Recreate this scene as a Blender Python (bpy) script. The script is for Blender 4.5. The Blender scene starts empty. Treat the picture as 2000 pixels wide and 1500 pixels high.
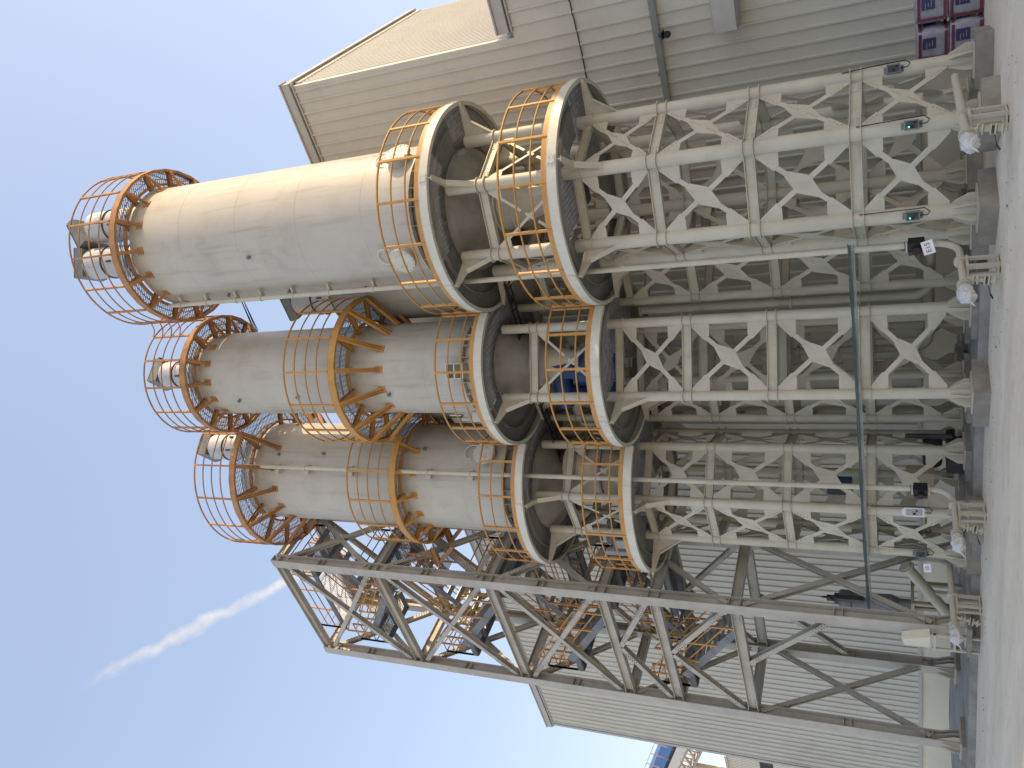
import bpy, bmesh, math, random
from mathutils import Vector, Matrix, noise
random.seed(7)
R = math.radians; PI = math.pi; TAU = 2*math.pi
scn = bpy.context.scene
C = scn.collection

# ---------------------------------------------------------------- camera (photo was taken with the phone turned on its side)
cam_d = bpy.data.cameras.new('camera'); cam = bpy.data.objects.new('camera', cam_d); C.objects.link(cam)
cx, cy = (-0.2667, 0.338, -0.9026), (0.807, 0.5903, -0.0174)
xv = Vector(cx).normalized(); yv = (Vector(cy)-xv*xv.dot(Vector(cy))).normalized(); zv = xv.cross(yv)
cam.matrix_world = Matrix(((xv.x, yv.x, zv.x, 0), (xv.y, yv.y, zv.y, 0), (xv.z, yv.z, zv.z, 1.6), (0, 0, 0, 1)))
cam_d.sensor_width = 36; cam_d.lens = 28.59; cam_d.clip_end = 6000; cam_d.clip_start = .1
scn.camera = cam
# ---------------------------------------------------------------- light
SUN_AZ, SUN_EL = R(27), R(21.8)      # measured from +X towards +Y
wd = bpy.data.worlds.new('World'); scn.world = wd; wd.use_nodes = True
nt = wd.node_tree; bg = nt.nodes['Background']
sky = nt.nodes.new('ShaderNodeTexSky'); sky.sky_type = 'NISHITA'; sky.sun_disc = False
sky.sun_elevation = SUN_EL; sky.sun_rotation = PI/2-SUN_AZ
sky.air_density = 1.0; sky.dust_density = 1.8; sky.ozone_density = 1.0; sky.altitude = 0
hs = nt.nodes.new('ShaderNodeHueSaturation'); hs.inputs['Saturation'].default_value = 1.38
gm = nt.nodes.new('ShaderNodeGamma'); gm.inputs[1].default_value = .50; nt.links.new(sky.outputs[0], gm.inputs[0]); nt.links.new(gm.outputs[0], hs.inputs['Color'])   # hazy air evens out the sky
wm = nt.nodes.new('ShaderNodeMix'); wm.data_type = 'RGBA'; wm.blend_type = 'MULTIPLY'; wm.inputs[0].default_value = 1; wm.inputs[7].default_value = (1.66, 1.46, 1.42, 1)   # warm summer haze
nt.links.new(hs.outputs[0], wm.inputs[6]); nt.links.new(wm.outputs[2], bg.inputs[0]); bg.inputs[1].default_value = 0.15
sd = Vector((math.cos(SUN_AZ)*math.cos(SUN_EL), math.sin(SUN_AZ)*math.cos(SUN_EL), math.sin(SUN_EL)))
sl = bpy.data.lights.new('sun', 'SUN'); sl.energy = 1.7; sl.angle = R(.6); sl.color = (1, .74, .42)
so = bpy.data.objects.new('sun', sl); C.objects.link(so); so.rotation_euler = sd.to_track_quat('Z', 'Y').to_euler()
so.location = sd*60
scn.view_settings.view_transform = 'Standard'; scn.view_settings.look = 'None'
scn.view_settings.exposure = 1.51; scn.view_settings.gamma = 1

# ---------------------------------------------------------------- materials
def mat(name, col, rough=.6, metal=0, var=.12, scale=3.0, dirt=None, dirt_amt=.35, dirt_scale=1.2, streak=None, streak_amt=.4, streak_scale=5, bump=.0, bump_scale=30, spec=.4, low_dust=None):
    m = bpy.data.materials.new(name); m.use_nodes = True
    N = m.node_tree.nodes; L = m.node_tree.links; b = N['Principled BSDF']
    b.inputs['Roughness'].default_value = rough; b.inputs['Metallic'].default_value = metal
    b.inputs['Specular IOR Level'].default_value = spec
    g = N.new('ShaderNodeNewGeometry')
    def noise_(sc, det=4, rgh=.6, mp=None):
        n = N.new('ShaderNodeTexNoise'); n.inputs['Scale'].default_value = sc; n.inputs['Detail'].default_value = det; n.inputs['Roughness'].default_value = rgh
        if mp:
            v = N.new('ShaderNodeVectorMath'); v.operation = 'MULTIPLY'; v.inputs[1].default_value = mp
            L.new(g.outputs['Position'], v.inputs[0]); L.new(v.outputs[0], n.inputs['Vector'])
        else: L.new(g.outputs['Position'], n.inputs['Vector'])
        return n.outputs['Fac']
    def ramp(f, a, c):
        r = N.new('ShaderNodeMapRange'); r.interpolation_type = 'SMOOTHSTEP'
        r.inputs['From Min'].default_value = a; r.inputs['From Max'].default_value = c; L.new(f, r.inputs['Value']); return r.outputs[0]
    def mix(a, bcol, fac):
        x = N.new('ShaderNodeMix'); x.data_type = 'RGBA'; x.clamp_factor = True
        if isinstance(fac, float): x.inputs[0].default_value = fac
        else: L.new(fac, x.inputs[0])
        for s, v in ((6, a), (7, bcol)):
            if isinstance(v, tuple): x.inputs[s].default_value = (*v, 1)
            else: L.new(v, x.inputs[s])
        return x.outputs[2]
    def mul(f, k):
        x = N.new('ShaderNodeMath'); x.operation = 'MULTIPLY'; x.inputs[1].default_value = k; L.new(f, x.inputs[0]); return x.outputs[0]
    d = tuple(c*(1-var) for c in col); l = tuple(min(1, c*(1+var)) for c in col)
    c = mix(d, l, ramp(noise_(scale), .3, .7))
    if dirt: c = mix(c, dirt, mul(ramp(noise_(dirt_scale, 6, .7), .5, .75), dirt_amt))
    if streak: c = mix(c, streak, mul(ramp(noise_(streak_scale, 5, .6, (1, 1, .09)), .5, .8), streak_amt))
    if low_dust:
        sx = N.new('ShaderNodeSeparateXYZ'); L.new(g.outputs['Position'], sx.inputs[0])
        c = mix(low_dust, c, ramp(sx.outputs[2], 0, 1.6))
    L.new(c, b.inputs['Base Color'])
    rr = N.new('ShaderNodeMapRange'); rr.inputs['To Min'].default_value = max(0, rough-.12); rr.inputs['To Max'].default_value = min(1, rough+.12)
    L.new(noise_(scale*2.3), rr.inputs['Value']); L.new(rr.outputs[0], b.inputs['Roughness'])
    if bump:
        bn = N.new('ShaderNodeBump'); bn.inputs['Strength'].default_value = bump; bn.inputs['Distance'].default_value = .02
        L.new(noise_(bump_scale), bn.inputs['Height']); L.new(bn.outputs[0], b.inputs['Normal'])
    return m
M = {}
M['cream'] = mat('cream_steel_paint', (.50, .475, .385), .5, var=.07, scale=1.7, dirt=(.36, .31, .22), dirt_amt=.35, streak=(.34, .27, .17), streak_amt=.3, streak_scale=7, bump=.05, low_dust=(.47, .43, .34))
M['body'] = mat('silo_shell_paint', (.46, .44, .38), .42, var=.05, scale=.8, dirt=(.31, .28, .23), dirt_amt=.5, dirt_scale=.9, streak=(.22, .19, .15), streak_amt=.5, streak_scale=4.5, bump=.12, bump_scale=1.6, spec=.5)
M['fascia'] = mat('fascia_paint', (.60, .59, .51), .45, var=.06, scale=2, streak=(.38, .33, .26), streak_amt=.35, streak_scale=9)
M['orange'] = mat('orange_rail_paint', (.50, .265, .07), .5, var=.12, scale=3, dirt=(.22, .10, .04), dirt_amt=.4, dirt_scale=3)
M['rust'] = mat('weathered_orange_paint', (.40, .21, .085), .6, var=.16, scale=3, dirt=(.15, .08, .05), dirt_amt=.5, dirt_scale=4)
M['galv'] = mat('galvanised_grating', (.34, .36, .38), .45, metal=.5, var=.15, scale=6)
M['shade_cream'] = mat('under_deck_shade_paint', (.30, .28, .23), .6, var=.1, scale=2, dirt=(.18, .16, .13), dirt_amt=.5)  # darker copy of the cream, under-deck shade put into the colour
M['grate_dark'] = mat('dark_expanded_metal', (.25, .24, .215), .6, metal=.1, var=.2, scale=6)  # darker metal for the lower platform gratings
M['shade_steel'] = mat('shaded_hopper_steel', (.25, .245, .22), .6, metal=.1, var=.15, scale=2, dirt=(.25, .23, .19), dirt_amt=.4)  # darkened steel, the shade under the silo body is in its colour
M['conduit'] = mat('dull_conduit', (.22, .225, .21), .5, var=.1)
M['plate'] = mat('dark_deck_plate', (.20, .205, .20), .55, metal=.1, var=.2, scale=1.5, dirt=(.28, .26, .22), dirt_amt=.4)
M['tower'] = mat('grey_steel_paint', (.42, .40, .35), .5, var=.1, scale=1.5, dirt=(.25, .22, .17), dirt_amt=.4, streak=(.25, .22, .18), streak_amt=.3, low_dust=(.46, .42, .34))
M['silver'] = mat('stainless_sheet', (.50, .50, .49), .5, metal=.4, var=.1, scale=2, streak=(.3, .3, .3), streak_amt=.4)
M['dark'] = mat('dark_machine_paint', (.05, .055, .06), .5, var=.3, scale=4, dirt=(.2, .18, .15), dirt_amt=.3)
M['grey'] = mat('grey_machine_paint', (.16, .17, .18), .5, var=.2, scale=3, dirt=(.3, .27, .22), dirt_amt=.3)
M['black'] = mat('black_rubber', (.015, .015, .016), .6, var=.2)
M['blue'] = mat('blue_machine_paint', (.02, .055, .15), .5, var=.2, scale=3, dirt=(.15, .15, .15), dirt_amt=.3)
M['sky_blue'] = mat('blue_roof_sheet', (.05, .17, .45), .45, var=.1)
M['cable'] = mat('blue_grey_cable', (.07, .09, .09), .5, var=.2)
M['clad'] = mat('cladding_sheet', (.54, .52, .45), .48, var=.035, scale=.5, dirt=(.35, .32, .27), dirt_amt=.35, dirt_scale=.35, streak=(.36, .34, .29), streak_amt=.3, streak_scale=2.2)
M['sunclad'] = mat('cladding_sunlit_cream', (.62, .60, .53), .5, var=.03, scale=.6, dirt=(.5, .45, .35), dirt_amt=.2)  # cream cladding, painted paler than the front sheets for sunlit walls
M['trim'] = mat('roof_trim', (.42, .41, .38), .45, var=.05)
M['base'] = mat('painted_concrete_base', (.70, .66, .54), .8, var=.07, scale=1, dirt=(.33, .30, .24), dirt_amt=.3, low_dust=(.58, .53, .43))
M['concrete'] = mat('footing_concrete', (.27, .245, .205), .9, var=.15, scale=3, dirt=(.18, .16, .13), dirt_amt=.5, bump=.4)
M['slab'] = mat('slab_concrete', (.26, .25, .23), .9, var=.2, scale=1.5, dirt=(.14, .13, .12), dirt_amt=.6, bump=.4)
M['white'] = mat('white_enamel', (.72, .72, .70), .5, var=.05)
M['paper'] = mat('white_paper', (.78, .76, .76), .7, var=.03)
M['ink'] = mat('maroon_ink', (.16, .02, .05), .6)
M['red'] = mat('red_print', (.13, .025, .04), .6, var=.15, scale=8)
M['navy'] = mat('navy_print', (.03, .035, .09), .5, var=.15, scale=8)
M['sack'] = mat('white_sack_film', (.29, .275, .32), .3, var=.12, scale=9, bump=.6, bump_scale=12)
M['wrap'] = mat('plastic_wrap', (.55, .55, .54), .25, var=.08, scale=12, bump=.7, bump_scale=25)
M['tan'] = mat('tan_hopper_paint', (.40, .34, .24), .55, var=.1, scale=2, dirt=(.25, .2, .14))
M['machine_white'] = mat('machine_white', (.38, .39, .39), .45, var=.1)
def ground_mat():
    m = bpy.data.materials.new('dusty_concrete_yard'); m.use_nodes = True
    N = m.node_tree.nodes; L = m.node_tree.links; b = N['Principled BSDF']; b.inputs['Roughness'].default_value = .92
    g = N.new('ShaderNodeNewGeometry')
    def nz(s, d, rg, mp=(1, 1, 1)):
        n = N.new('ShaderNodeTexNoise'); n.inputs['Scale'].default_value = s; n.inputs['Detail'].default_value = d; n.inputs['Roughness'].default_value = rg
        v = N.new('ShaderNodeVectorMath'); v.operation = 'MULTIPLY'; v.inputs[1].default_value = mp; L.new(g.outputs['Position'], v.inputs[0]); L.new(v.outputs[0], n.inputs['Vector'])
        return n.outputs['Fac']
    cr = N.new('ShaderNodeValToRGB'); cr.color_ramp.elements[0].position = .30; cr.color_ramp.elements[0].color = (.60, .53, .41, 1)
    cr.color_ramp.elements[1].position = .72; cr.color_ramp.elements[1].color = (.78, .70, .56, 1); L.new(nz(.55, 8, .65, (.5, 1.2, 1)), cr.inputs[0])
    c2 = N.new('ShaderNodeValToRGB'); c2.color_ramp.elements[0].position = .52; c2.color_ramp.elements[0].color = (0, 0, 0, 1); c2.color_ramp.elements[1].position = .74; c2.color_ramp.elements[1].color = (.6, .6, .6, 1); L.new(nz(2.4, 7, .7), c2.inputs[0])
    mx = N.new('ShaderNodeMix'); mx.data_type = 'RGBA'; L.new(c2.outputs[0], mx.inputs[0]); L.new(cr.outputs[0], mx.inputs[6]); mx.inputs[7].default_value = (.42, .37, .30, 1)
    L.new(mx.outputs[2], b.inputs['Base Color'])
    bp = N.new('ShaderNodeBump'); bp.inputs['Strength'].default_value = .5; bp.inputs['Distance'].default_value = .03; L.new(nz(9, 8, .7), bp.inputs['Height']); L.new(bp.outputs[0], b.inputs['Normal'])
    return m
M['ground'] = ground_mat()
def glow(name, col, s):
    m = bpy.data.materials.new(name); m.use_nodes = True; b = m.node_tree.nodes['Principled BSDF']
    b.inputs['Base Color'].default_value = (*col, 1); b.inputs['Emission Color'].default_value = (*col, 1); b.inputs['Emission Strength'].default_value = s; return m
M['led'] = glow('green_indicator', (.05, .8, .35), 1.5)

# ---------------------------------------------------------------- mesh helpers
class MB:
    def __init__(s, off=(0, 0, 0)): s.v = []; s.f = []; s.sm = []; s.off = Vector(off)
    def add(s, vs, fs, smooth=False):
        n = len(s.v); s.v += [tuple(Vector(p)-s.off) for p in vs]; s.f += [tuple(i+n for i in f) for f in fs]; s.sm += [smooth]*len(fs)
    def box(s, c, dx, dy, dz, ux=Vector((1, 0, 0)), uy=Vector((0, 1, 0)), uz=Vector((0, 0, 1))):
        c = Vector(c); a, b, e = ux*dx/2, uy*dy/2, uz*dz/2
        vs = [c+a*i+b*j+e*k for i in (-1, 1) for j in (-1, 1) for k in (-1, 1)]
        s.add(vs, [(0, 1, 3, 2), (4, 6, 7, 5), (0, 4, 5, 1), (2, 3, 7, 6), (0, 2, 6, 4), (1, 5, 7, 3)])
    def bx(s, x0, x1, y0, y1, z0, z1): s.box(((x0+x1)/2, (y0+y1)/2, (z0+z1)/2), x1-x0, y1-y0, z1-z0)
    def beam(s, p, q, w, h, up=(0, 0, 1)):       # w sideways, h along up
        p, q = Vector(p), Vector(q); d = (q-p); L = d.length; d.normalize(); up = Vector(up)
        if abs(d.dot(up)) > .98: up = Vector((1, 0, 0)) if abs(d.x) < .9 else Vector((0, 1, 0))
        sd_ = d.cross(up).normalized(); up = sd_.cross(d).normalized()
        s.box((p+q)/2, L, w, h, d, sd_, up)
    def ibeam(s, p, q, w, h, up=(0, 0, 1), t=.016):
        p, q = Vector(p), Vector(q); d = (q-p).normalized(); up = Vector(up)
        if abs(d.dot(up)) > .98: up = Vector((1, 0, 0))
        sd_ = d.cross(up).normalized(); up = sd_.cross(d).normalized()
        for k in (-1, 1): s.beam(p+up*k*(h-t)/2, q+up*k*(h-t)/2, w, t, up)
        s.beam(p, q, t, h-2*t, up)
    def tube(s, p, q, r, n=12, caps=True, r2=None):
        p, q = Vector(p), Vector(q); r2 = r if r2 is None else r2; d = (q-p).normalized()
        a = d.orthogonal().normalized(); b = d.cross(a)
        v1 = [p+(a*math.cos(TAU*i/n)+b*math.sin(TAU*i/n))*r for i in range(n)]
        v2 = [q+(a*math.cos(TAU*i/n)+b*math.sin(TAU*i/n))*r2 for i in range(n)]
        s.add(v1+v2, [(i, (i+1) % n, n+(i+1) % n, n+i) for i in range(n)], True)
        if caps: s.add(v1, [tuple(range(n))[::-1]]); s.add(v2, [tuple(range(n))])
    def path(s, pts, r, n=8):
        pts = [Vector(p) for p in pts]; rings = []
        a = None
        for i, p in enumerate(pts):
            d = (pts[min(i+1, len(pts)-1)]-pts[max(i-1, 0)]).normalized()
            if a is None: a = d.orthogonal().normalized()
            a = (a-d*a.dot(d)).normalized(); b = d.cross(a)
            rings.append([p+(a*math.cos(TAU*k/n)+b*math.sin(TAU*k/n))*r for k in range(n)])
        fs = [(i*n+k, i*n+(k+1) % n, (i+1)*n+(k+1) % n, (i+1)*n+k) for i in range(len(pts)-1) for k in range(n)]
        s.add(sum(rings, []), fs, True); s.add(rings[0], [tuple(range(n))[::-1]]); s.add(rings[-1], [tuple(range(n))])
    def lathe(s, c, prof, n=48, smooth=True, a0=0, a1=TAU, split=True):
        c = Vector(c); full = abs(a1-a0-TAU) < 1e-6; m = n if full else n+1
        def ring(r, z): return [c+Vector((r*math.cos(a0+(a1-a0)*i/n), r*math.sin(a0+(a1-a0)*i/n), z)) for i in range(m)]
        for (r0, z0), (r1, z1) in zip(prof[:-1], prof[1:]):
            s.add(ring(r0, z0)+ring(r1, z1), [(i, (i+1) % m if full else i+1, m+((i+1) % m if full else i+1), m+i) for i in range(n)], smooth)
    def annulus(s, c, r0, r1, z0, z1, n=48, a0=0, a1=TAU):      # solid ring of rectangular section
        s.lathe(c, [(r0, z0), (r1, z0), (r1, z1), (r0, z1), (r0, z0)], n, True, a0, a1)
        if a1-a0 < TAU-1e-6:
            for a in (a0, a1):
                u = Vector((math.cos(a), math.sin(a), 0)); c_ = Vector(c)
                s.add([c_+u*r0+Vector((0, 0, z0)), c_+u*r1+Vector((0, 0, z0)), c_+u*r1+Vector((0, 0, z1)), c_+u*r0+Vector((0, 0, z1))], [(0, 1, 2, 3)])
    def plate(s, pts, nrm, t):
        nrm = Vector(nrm).normalized()*t/2; n = len(pts); pts = [Vector(p) for p in pts]
        s.add([p-nrm for p in pts]+[p+nrm for p in pts], [tuple(range(n))[::-1], tuple(range(n, 2*n))]+[(i, (i+1) % n, n+(i+1) % n, n+i) for i in range(n)])
    def obj(s, name, m, parent=None):
        me = bpy.data.meshes.new(name); me.from_pydata(s.v, [], s.f); me.polygons.foreach_set('use_smooth', s.sm)
        b = bmesh.new(); b.from_mesh(me)
        bmesh.ops.recalc_face_normals(b, faces=b.faces); b.to_mesh(me); b.free()
        me.materials.append(M[m] if isinstance(m, str) else m); me.update()
        o = bpy.data.objects.new(name, me); C.objects.link(o)
        if parent: o.parent = parent
        else: o.location = s.off
        return o
def tag(o, label=None, cat=None, group=None, kind=None):
    for k, v in (('label', label), ('category', cat), ('group', group), ('kind', kind)):
        if v: o[k] = v
    return o
def empty(name, loc=(0, 0, 0)):
    o = bpy.data.objects.new(name, None); o.location = loc; o.empty_display_size = .2; C.objects.link(o); return o
def V(*a): return Vector(a)

# ---------------------------------------------------------------- setting
mb = MB(); s_ = 900; mb.add([(-s_, -s_, 0), (s_, -s_, 0), (s_, s_, 0), (-s_, s_, 0)], [(0, 1, 2, 3)])
tag(mb.obj('ground', 'ground'), kind='structure')
mb = MB(); mb.plate([(-9.0, 15.45, .09), (-9.0, 20.2, .09), (-30, 20.2, .09), (-30, 11.9, .09), (-23.2, 13.45, .09), (-18.5, 14.35, .09), (-13, 15.35, .09)], (0, 0, 1), .18)
tag(mb.obj('slab', 'slab'), kind='structure')

# ---------------------------------------------------------------- warehouse
YF = 20.8; XC = -3.88; XL = -36.3; ZT = 18.1; ZE = 10.83; ZC = 1.09
def ribs(mb, x0, x1, z0, z1, pitch=.333, dep=.042, axis='x', at=YF, rw=.075, phase=0):
    pts = []; x = x0
    while x < x1-.001:
        e = min(x+pitch, x1)
        pts += [(x, 0)]
        if e-x > pitch-.01: pts += [(e-rw, 0), (e-rw+.014, dep), (e-.014, dep)]
        x = e
    pts.append((x1, 0)); vs = []
    for (a, d) in pts:
        for z in (z0, z1): vs.append((a, at-d, z) if axis == 'x' else (at+d, a, z))
    mb.add(vs, [(2*i, 2*i+2, 2*i+3, 2*i+1) for i in range(len(pts)-1)])
wh = empty('warehouse', (XC, YF, 0))
tag(wh, 'big pale ribbed metal warehouse with sunlit side wall standing behind the silos', 'building')
O = (XC, YF, 0)
mb = MB(O); ribs(mb, XL, XC, ZC+.03, ZT-.3); ribs(mb, XC, 46, ZC+.03, ZE-.35)
mb.bx(XL, 46, YF+.004, YF+.12, ZC, ZE-.35); mb.bx(XL, XC, YF+.004, YF+.12, ZE-.35, ZT-.1)
mb.bx(XL-.02, XL+.02, YF+.13, 44, 0.05, ZT-.2)
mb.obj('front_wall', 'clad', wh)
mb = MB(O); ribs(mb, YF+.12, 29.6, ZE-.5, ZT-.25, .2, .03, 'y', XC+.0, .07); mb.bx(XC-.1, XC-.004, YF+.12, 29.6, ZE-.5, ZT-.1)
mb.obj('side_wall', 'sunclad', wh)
mb = MB(O)                                                  # parapet trims
mb.bx(XL-.1, XC+.12, YF-.12, YF+.16, ZT-.27, ZT); mb.bx(XL-.14, XC+.16, YF-.16, YF+.2, ZT+.003, ZT+.05)
mb.bx(XL-.1, XC+.10, YF-.06, YF-.003, ZT-.36, ZT-.30)
mb.bx(XC-.1, XC+.12, YF+.165, 29.7, ZT-.22, ZT-.003); 
mb.bx(XC+.16, 46, YF-.13, YF+.16, ZE-.30, ZE); mb.bx(XC+.16, 46, YF-.17, YF+.2, ZE+.003, ZE+.05); mb.bx(XC+.16, 46, YF-.07, YF-.003, ZE-.38, ZE-.33)
mb.bx(XL, XL+.16, YF-.05, YF-.003, ZC, ZT-.4)
mb.obj('parapet_trim', 'trim', wh)
mb = MB(O)
for k in range(60):                                          # dark strips for the gap below the trims
    y = YF+.2+k*.155
    if y < 29.5: mb.bx(XC+.004, XC+.06, y, y+.07, ZT-.30, ZT-.235)
mb.bx(XL, XC, YF-.02, YF-.002, ZT-.30, ZT-.275); mb.bx(XC+.17, 46, YF-.02, YF-.002, ZE-.33, ZE-.303)
mb.obj('dark_gap_strip', 'black', wh)
mb = MB(O); mb.bx(XL+.02, XC+.05, YF+.2, 29.6, ZT-.5, ZT-.28); mb.bx(XC+.05, 46, YF+.2, 44, ZE-.5, ZE-.1); mb.bx(XL+.02, XC+.05, 29.6, 44, ZE, ZE+.2); mb.obj('roof', 'trim', wh)
mb = MB(O); mb.bx(XL+.05, 46, YF+.03, YF+.25, 0, ZC-.02); mb.obj('base_wall', 'base', wh)
mb = MB(O); mb.bx(XL, 46, YF-.07, YF+.03, ZC-.045, ZC+.01); mb.bx(XL, 46, YF-.05, YF-.0, ZC+.012, ZC+.07); mb.obj('drip_flashing', 'trim', wh)
mb = MB(O)                                                   # uneven lap joint of the sheets
x = -11.0
while x < 20: mb.bx(x, x+.331, YF-.0555, YF-.0005, 8.78+.02*math.sin(x*1.7), 8.795+.02*math.sin(x*1.7)); x += .333
mb.obj('sheet_joint', 'dark', wh)
mb = MB(O); mb.bx(-4.72, 3.5, YF-.06, YF-.036, 4.9, 5.45); mb.bx(-4.6, 3.4, YF-.75, YF-.07, 4.80, 5.30); mb.obj('door_canopy', 'trim', wh)
mb = MB(O); mb.bx(1, 10, YF+1.5, 40, ZE+.0, 13.2); mb.bx(24, 60, YF+1.5, YF+6, 0, 24); mb.obj('shade_block', 'clad', wh)  # unseen blocks added only to throw shade over the yard
o = MB((-6.1, YF-.1, 6.8)); o.bx(-6.15, 22, YF-.16, YF-.05, 6.76, 6.86); o.bx(-6.15, 22, YF-.17, YF-.15, 6.70, 6.76)
ct = empty('wall_conduit', (-6.1, YF-.1, 6.8)); o.obj('channel', 'conduit', ct)
tag(ct, 'long grey conduit channel fixed level across the ribbed warehouse wall', 'conduit')
for k in range(14):
    b_ = MB((-6.1, YF-.1, 6.8)); b_.bx(-5.5+k*2, -5.42+k*2, YF-.05, YF-.034, 6.70, 6.92); b_.obj('wall_bracket', 'grey', ct)
cm = empty('security_camera', (-4.5, YF-.2, 6.65)); tag(cm, 'small black security camera hanging under the grey conduit on warehouse wall', 'camera')
b_ = MB((-4.5, YF-.2, 6.65)); b_.tube((-4.5, YF-.2, 6.70), (-4.5, YF-.3, 6.5), .05, 10); b_.obj('bracket', 'dark', cm)
b_ = MB((-4.5, YF-.2, 6.65)); b_.tube((-4.5, YF-.28, 6.50), (-4.45, YF-.55, 6.42), .085, 14); b_.box((-4.47, YF-.42, 6.56), .18, .3, .02); b_.obj('housing', 'black', cm)

# ---------------------------------------------------------------- silo parts
def gusset_x(mb, A, B, z0, z1, inset, nrm, heavy=True, bolts=True, t=.022):
    """X bracing with corner gussets and a stretched centre plate in the panel between legs A and B"""
    A, B = Vector(A), Vector(B); sx = (B-A); W = sx.length; sx.normalize(); up = V(0, 0, 1); nrm = Vector(nrm).normalized()
    base = A+nrm*.02
    def P(s, t_): return base+sx*s+up*t_
    W0, W1 = inset, W-inset; c = ((W0+W1)/2, (z0+z1)/2); w = .05 if heavy else .032
    k = min(1.06, (z1-z0)/1.62)*(1 if heavy else .72)
    for i, (cs, ct_) in enumerate(((W0, z0), (W1, z0), (W1, z1), (W0, z1))):
        hs = 1 if cs < c[0] else -1; vs_ = 1 if ct_ < c[1] else -1
        d = Vector((c[0]-cs, c[1]-ct_)); Ld = d.length; d.normalize(); n2 = Vector((-d.y, d.x))
        gl = .47*k
        e1 = Vector((cs, ct_))+d*gl
        # gusset outline
        hgt = d.y*gl*vs_*1.0+.04; 
        pA = Vector((cs-.05*hs, ct_)); pB = Vector((cs+.06*hs, ct_))
        s1 = n2 if (n2.x*hs > 0) else -n2           # side towards the panel middle (horizontally)
        pC = e1+s1*(w+.025); pD = e1-s1*(w+.025); pE = Vector((cs-.05*hs, ct_+vs_*abs(pD.y-ct_)))
        mb.plate([P(*p) for p in (pA, pB, pC, pD, pE)], nrm, t)
        # bar to centre
        cc = .30*k if i in (0, 2) else .08*k
        e2 = Vector(c)-d*(cc)
        q = [Vector(e1)-d*.1*k+s1*w, e2+s1*w, e2-s1*w, Vector(e1)-d*.1*k-s1*w]
        mb.plate([P(*p) for p in q], nrm, t*.62)
        if bolts:
            for j in range(4):
                b = Vector((cs, ct_))+d*(gl-.06-.085*j*k)+s1*.012*(j % 2)
                mb.tube(P(*b)+nrm*(t/2), P(*b)+nrm*(t/2+.014), .017, 6)
    d = Vector((W1-W0, z1-z0)).normalized(); n2 = Vector((-d.y, d.x)); C2 = Vector(c)
    if heavy:
        pts = [d*.36*k+n2*(w+.01), d*.03*k+n2*.185*k, -d*.03*k+n2*.185*k, -d*.36*k+n2*(w+.01), -d*.36*k-n2*(w+.01), -d*.03*k-n2*.185*k, d*.03*k-n2*.185*k, d*.36*k-n2*(w+.01)]
        mb.plate([P(*(C2+p)) for p in pts], nrm, t)
        if bolts:
            for sg in (-1, 1):
                for j in range(4):
                    b = C2+d*sg*(.32-.07*j)*k; mb.tube(P(*b)+nrm*(t/2), P(*b)+nrm*(t/2+.014), .017, 6)
    else:
        q = [d*.14*k+n2*w, -d*.14*k+n2*w, -d*.14*k-n2*w, d*.14*k-n2*w]
        mb.plate([P(*(C2+p)) for p in q], nrm, t*.62)
        d3 = Vector((W1-W0, z0-z1)).normalized(); n3 = Vector((-d3.y, d3.x)); q = [d3*.4*k+n3*w, -d3*.4*k+n3*w, -d3*.4*k-n3*w, d3*.4*k-n3*w]
        mb.plate([P(*(C2+p)) for p in q], nrm, t*.5)

def deck(mb, c, r0, r1, z, clips=(), pitch=.075, cross=.16, rot=0.0, keep=None):
    c = Vector((c[0], c[1], 0)); ux = V(math.cos(rot), math.sin(rot), 0); uy = V(-ux.y, ux.x, 0)
    def segs(h, along):
        a = math.sqrt(max(r1*r1-h*h, 0)); out = [(-a, a)]
        if abs(h) < r0: b = math.sqrt(r0*r0-h*h); out = [(-a, -b), (b, a)]
        res = []
        for (s0, s1) in out:       # sample clip
            st = None; n = max(2, int((s1-s0)/.08))
            for i in range(n+1):
                s = s0+(s1-s0)*i/n; p = c+(ux*s+uy*h if along else ux*h+uy*s)
                ok = all((p.x-q[0])**2+(p.y-q[1])**2 > q[2]**2 for q in clips)
                if ok and keep: ok = keep(p)
                if ok and st is None: st = s
                if (not ok or i == n) and st is not None:
                    if s-st > .05: res.append((st, s))
                    st = None
        return res
    h = -r1+pitch
    while h < r1:
        for a, b in segs(h, True): p = c+ux*a+uy*h; q = c+ux*b+uy*h; mb.beam(p+V(0, 0, z), q+V(0, 0, z), .008, .03)
        h += pitch
    h = -r1+cross
    while h < r1:
        for a, b in segs(h, False): p = c+ux*h+uy*a; q = c+ux*h+uy*b; mb.beam(p+V(0, 0, z), q+V(0, 0, z), .008, .022)
        h += cross

def arcs(c, r, clips, n=144):
    """angular ranges of the circle that stay outside the clip circles"""
    ok = []
    for i in range(n):
        a = TAU*i/n; p = (c[0]+r*math.cos(a), c[1]+r*math.sin(a))
        ok.append(all((p[0]-q[0])**2+(p[1]-q[1])**2 > q[2]**2 for q in clips))
    if all(ok): return [(0, TAU)]
    st = ok.index(False); out = []; run = None
    for k in range(n+1):
        i = (st+k) % n
        if ok[i] and run is None: run = k
        if (not ok[i] or k == n) and run is not None: out.append((TAU*(st+run)/n, TAU*(st+k-1)/n)); run = None
    return out
def inarc(a, rs):
    for a0, a1 in rs:
        for k in (-TAU, 0, TAU):
            if a0-1e-6 <= a+k <= a1+1e-6: return True
    return False

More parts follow.
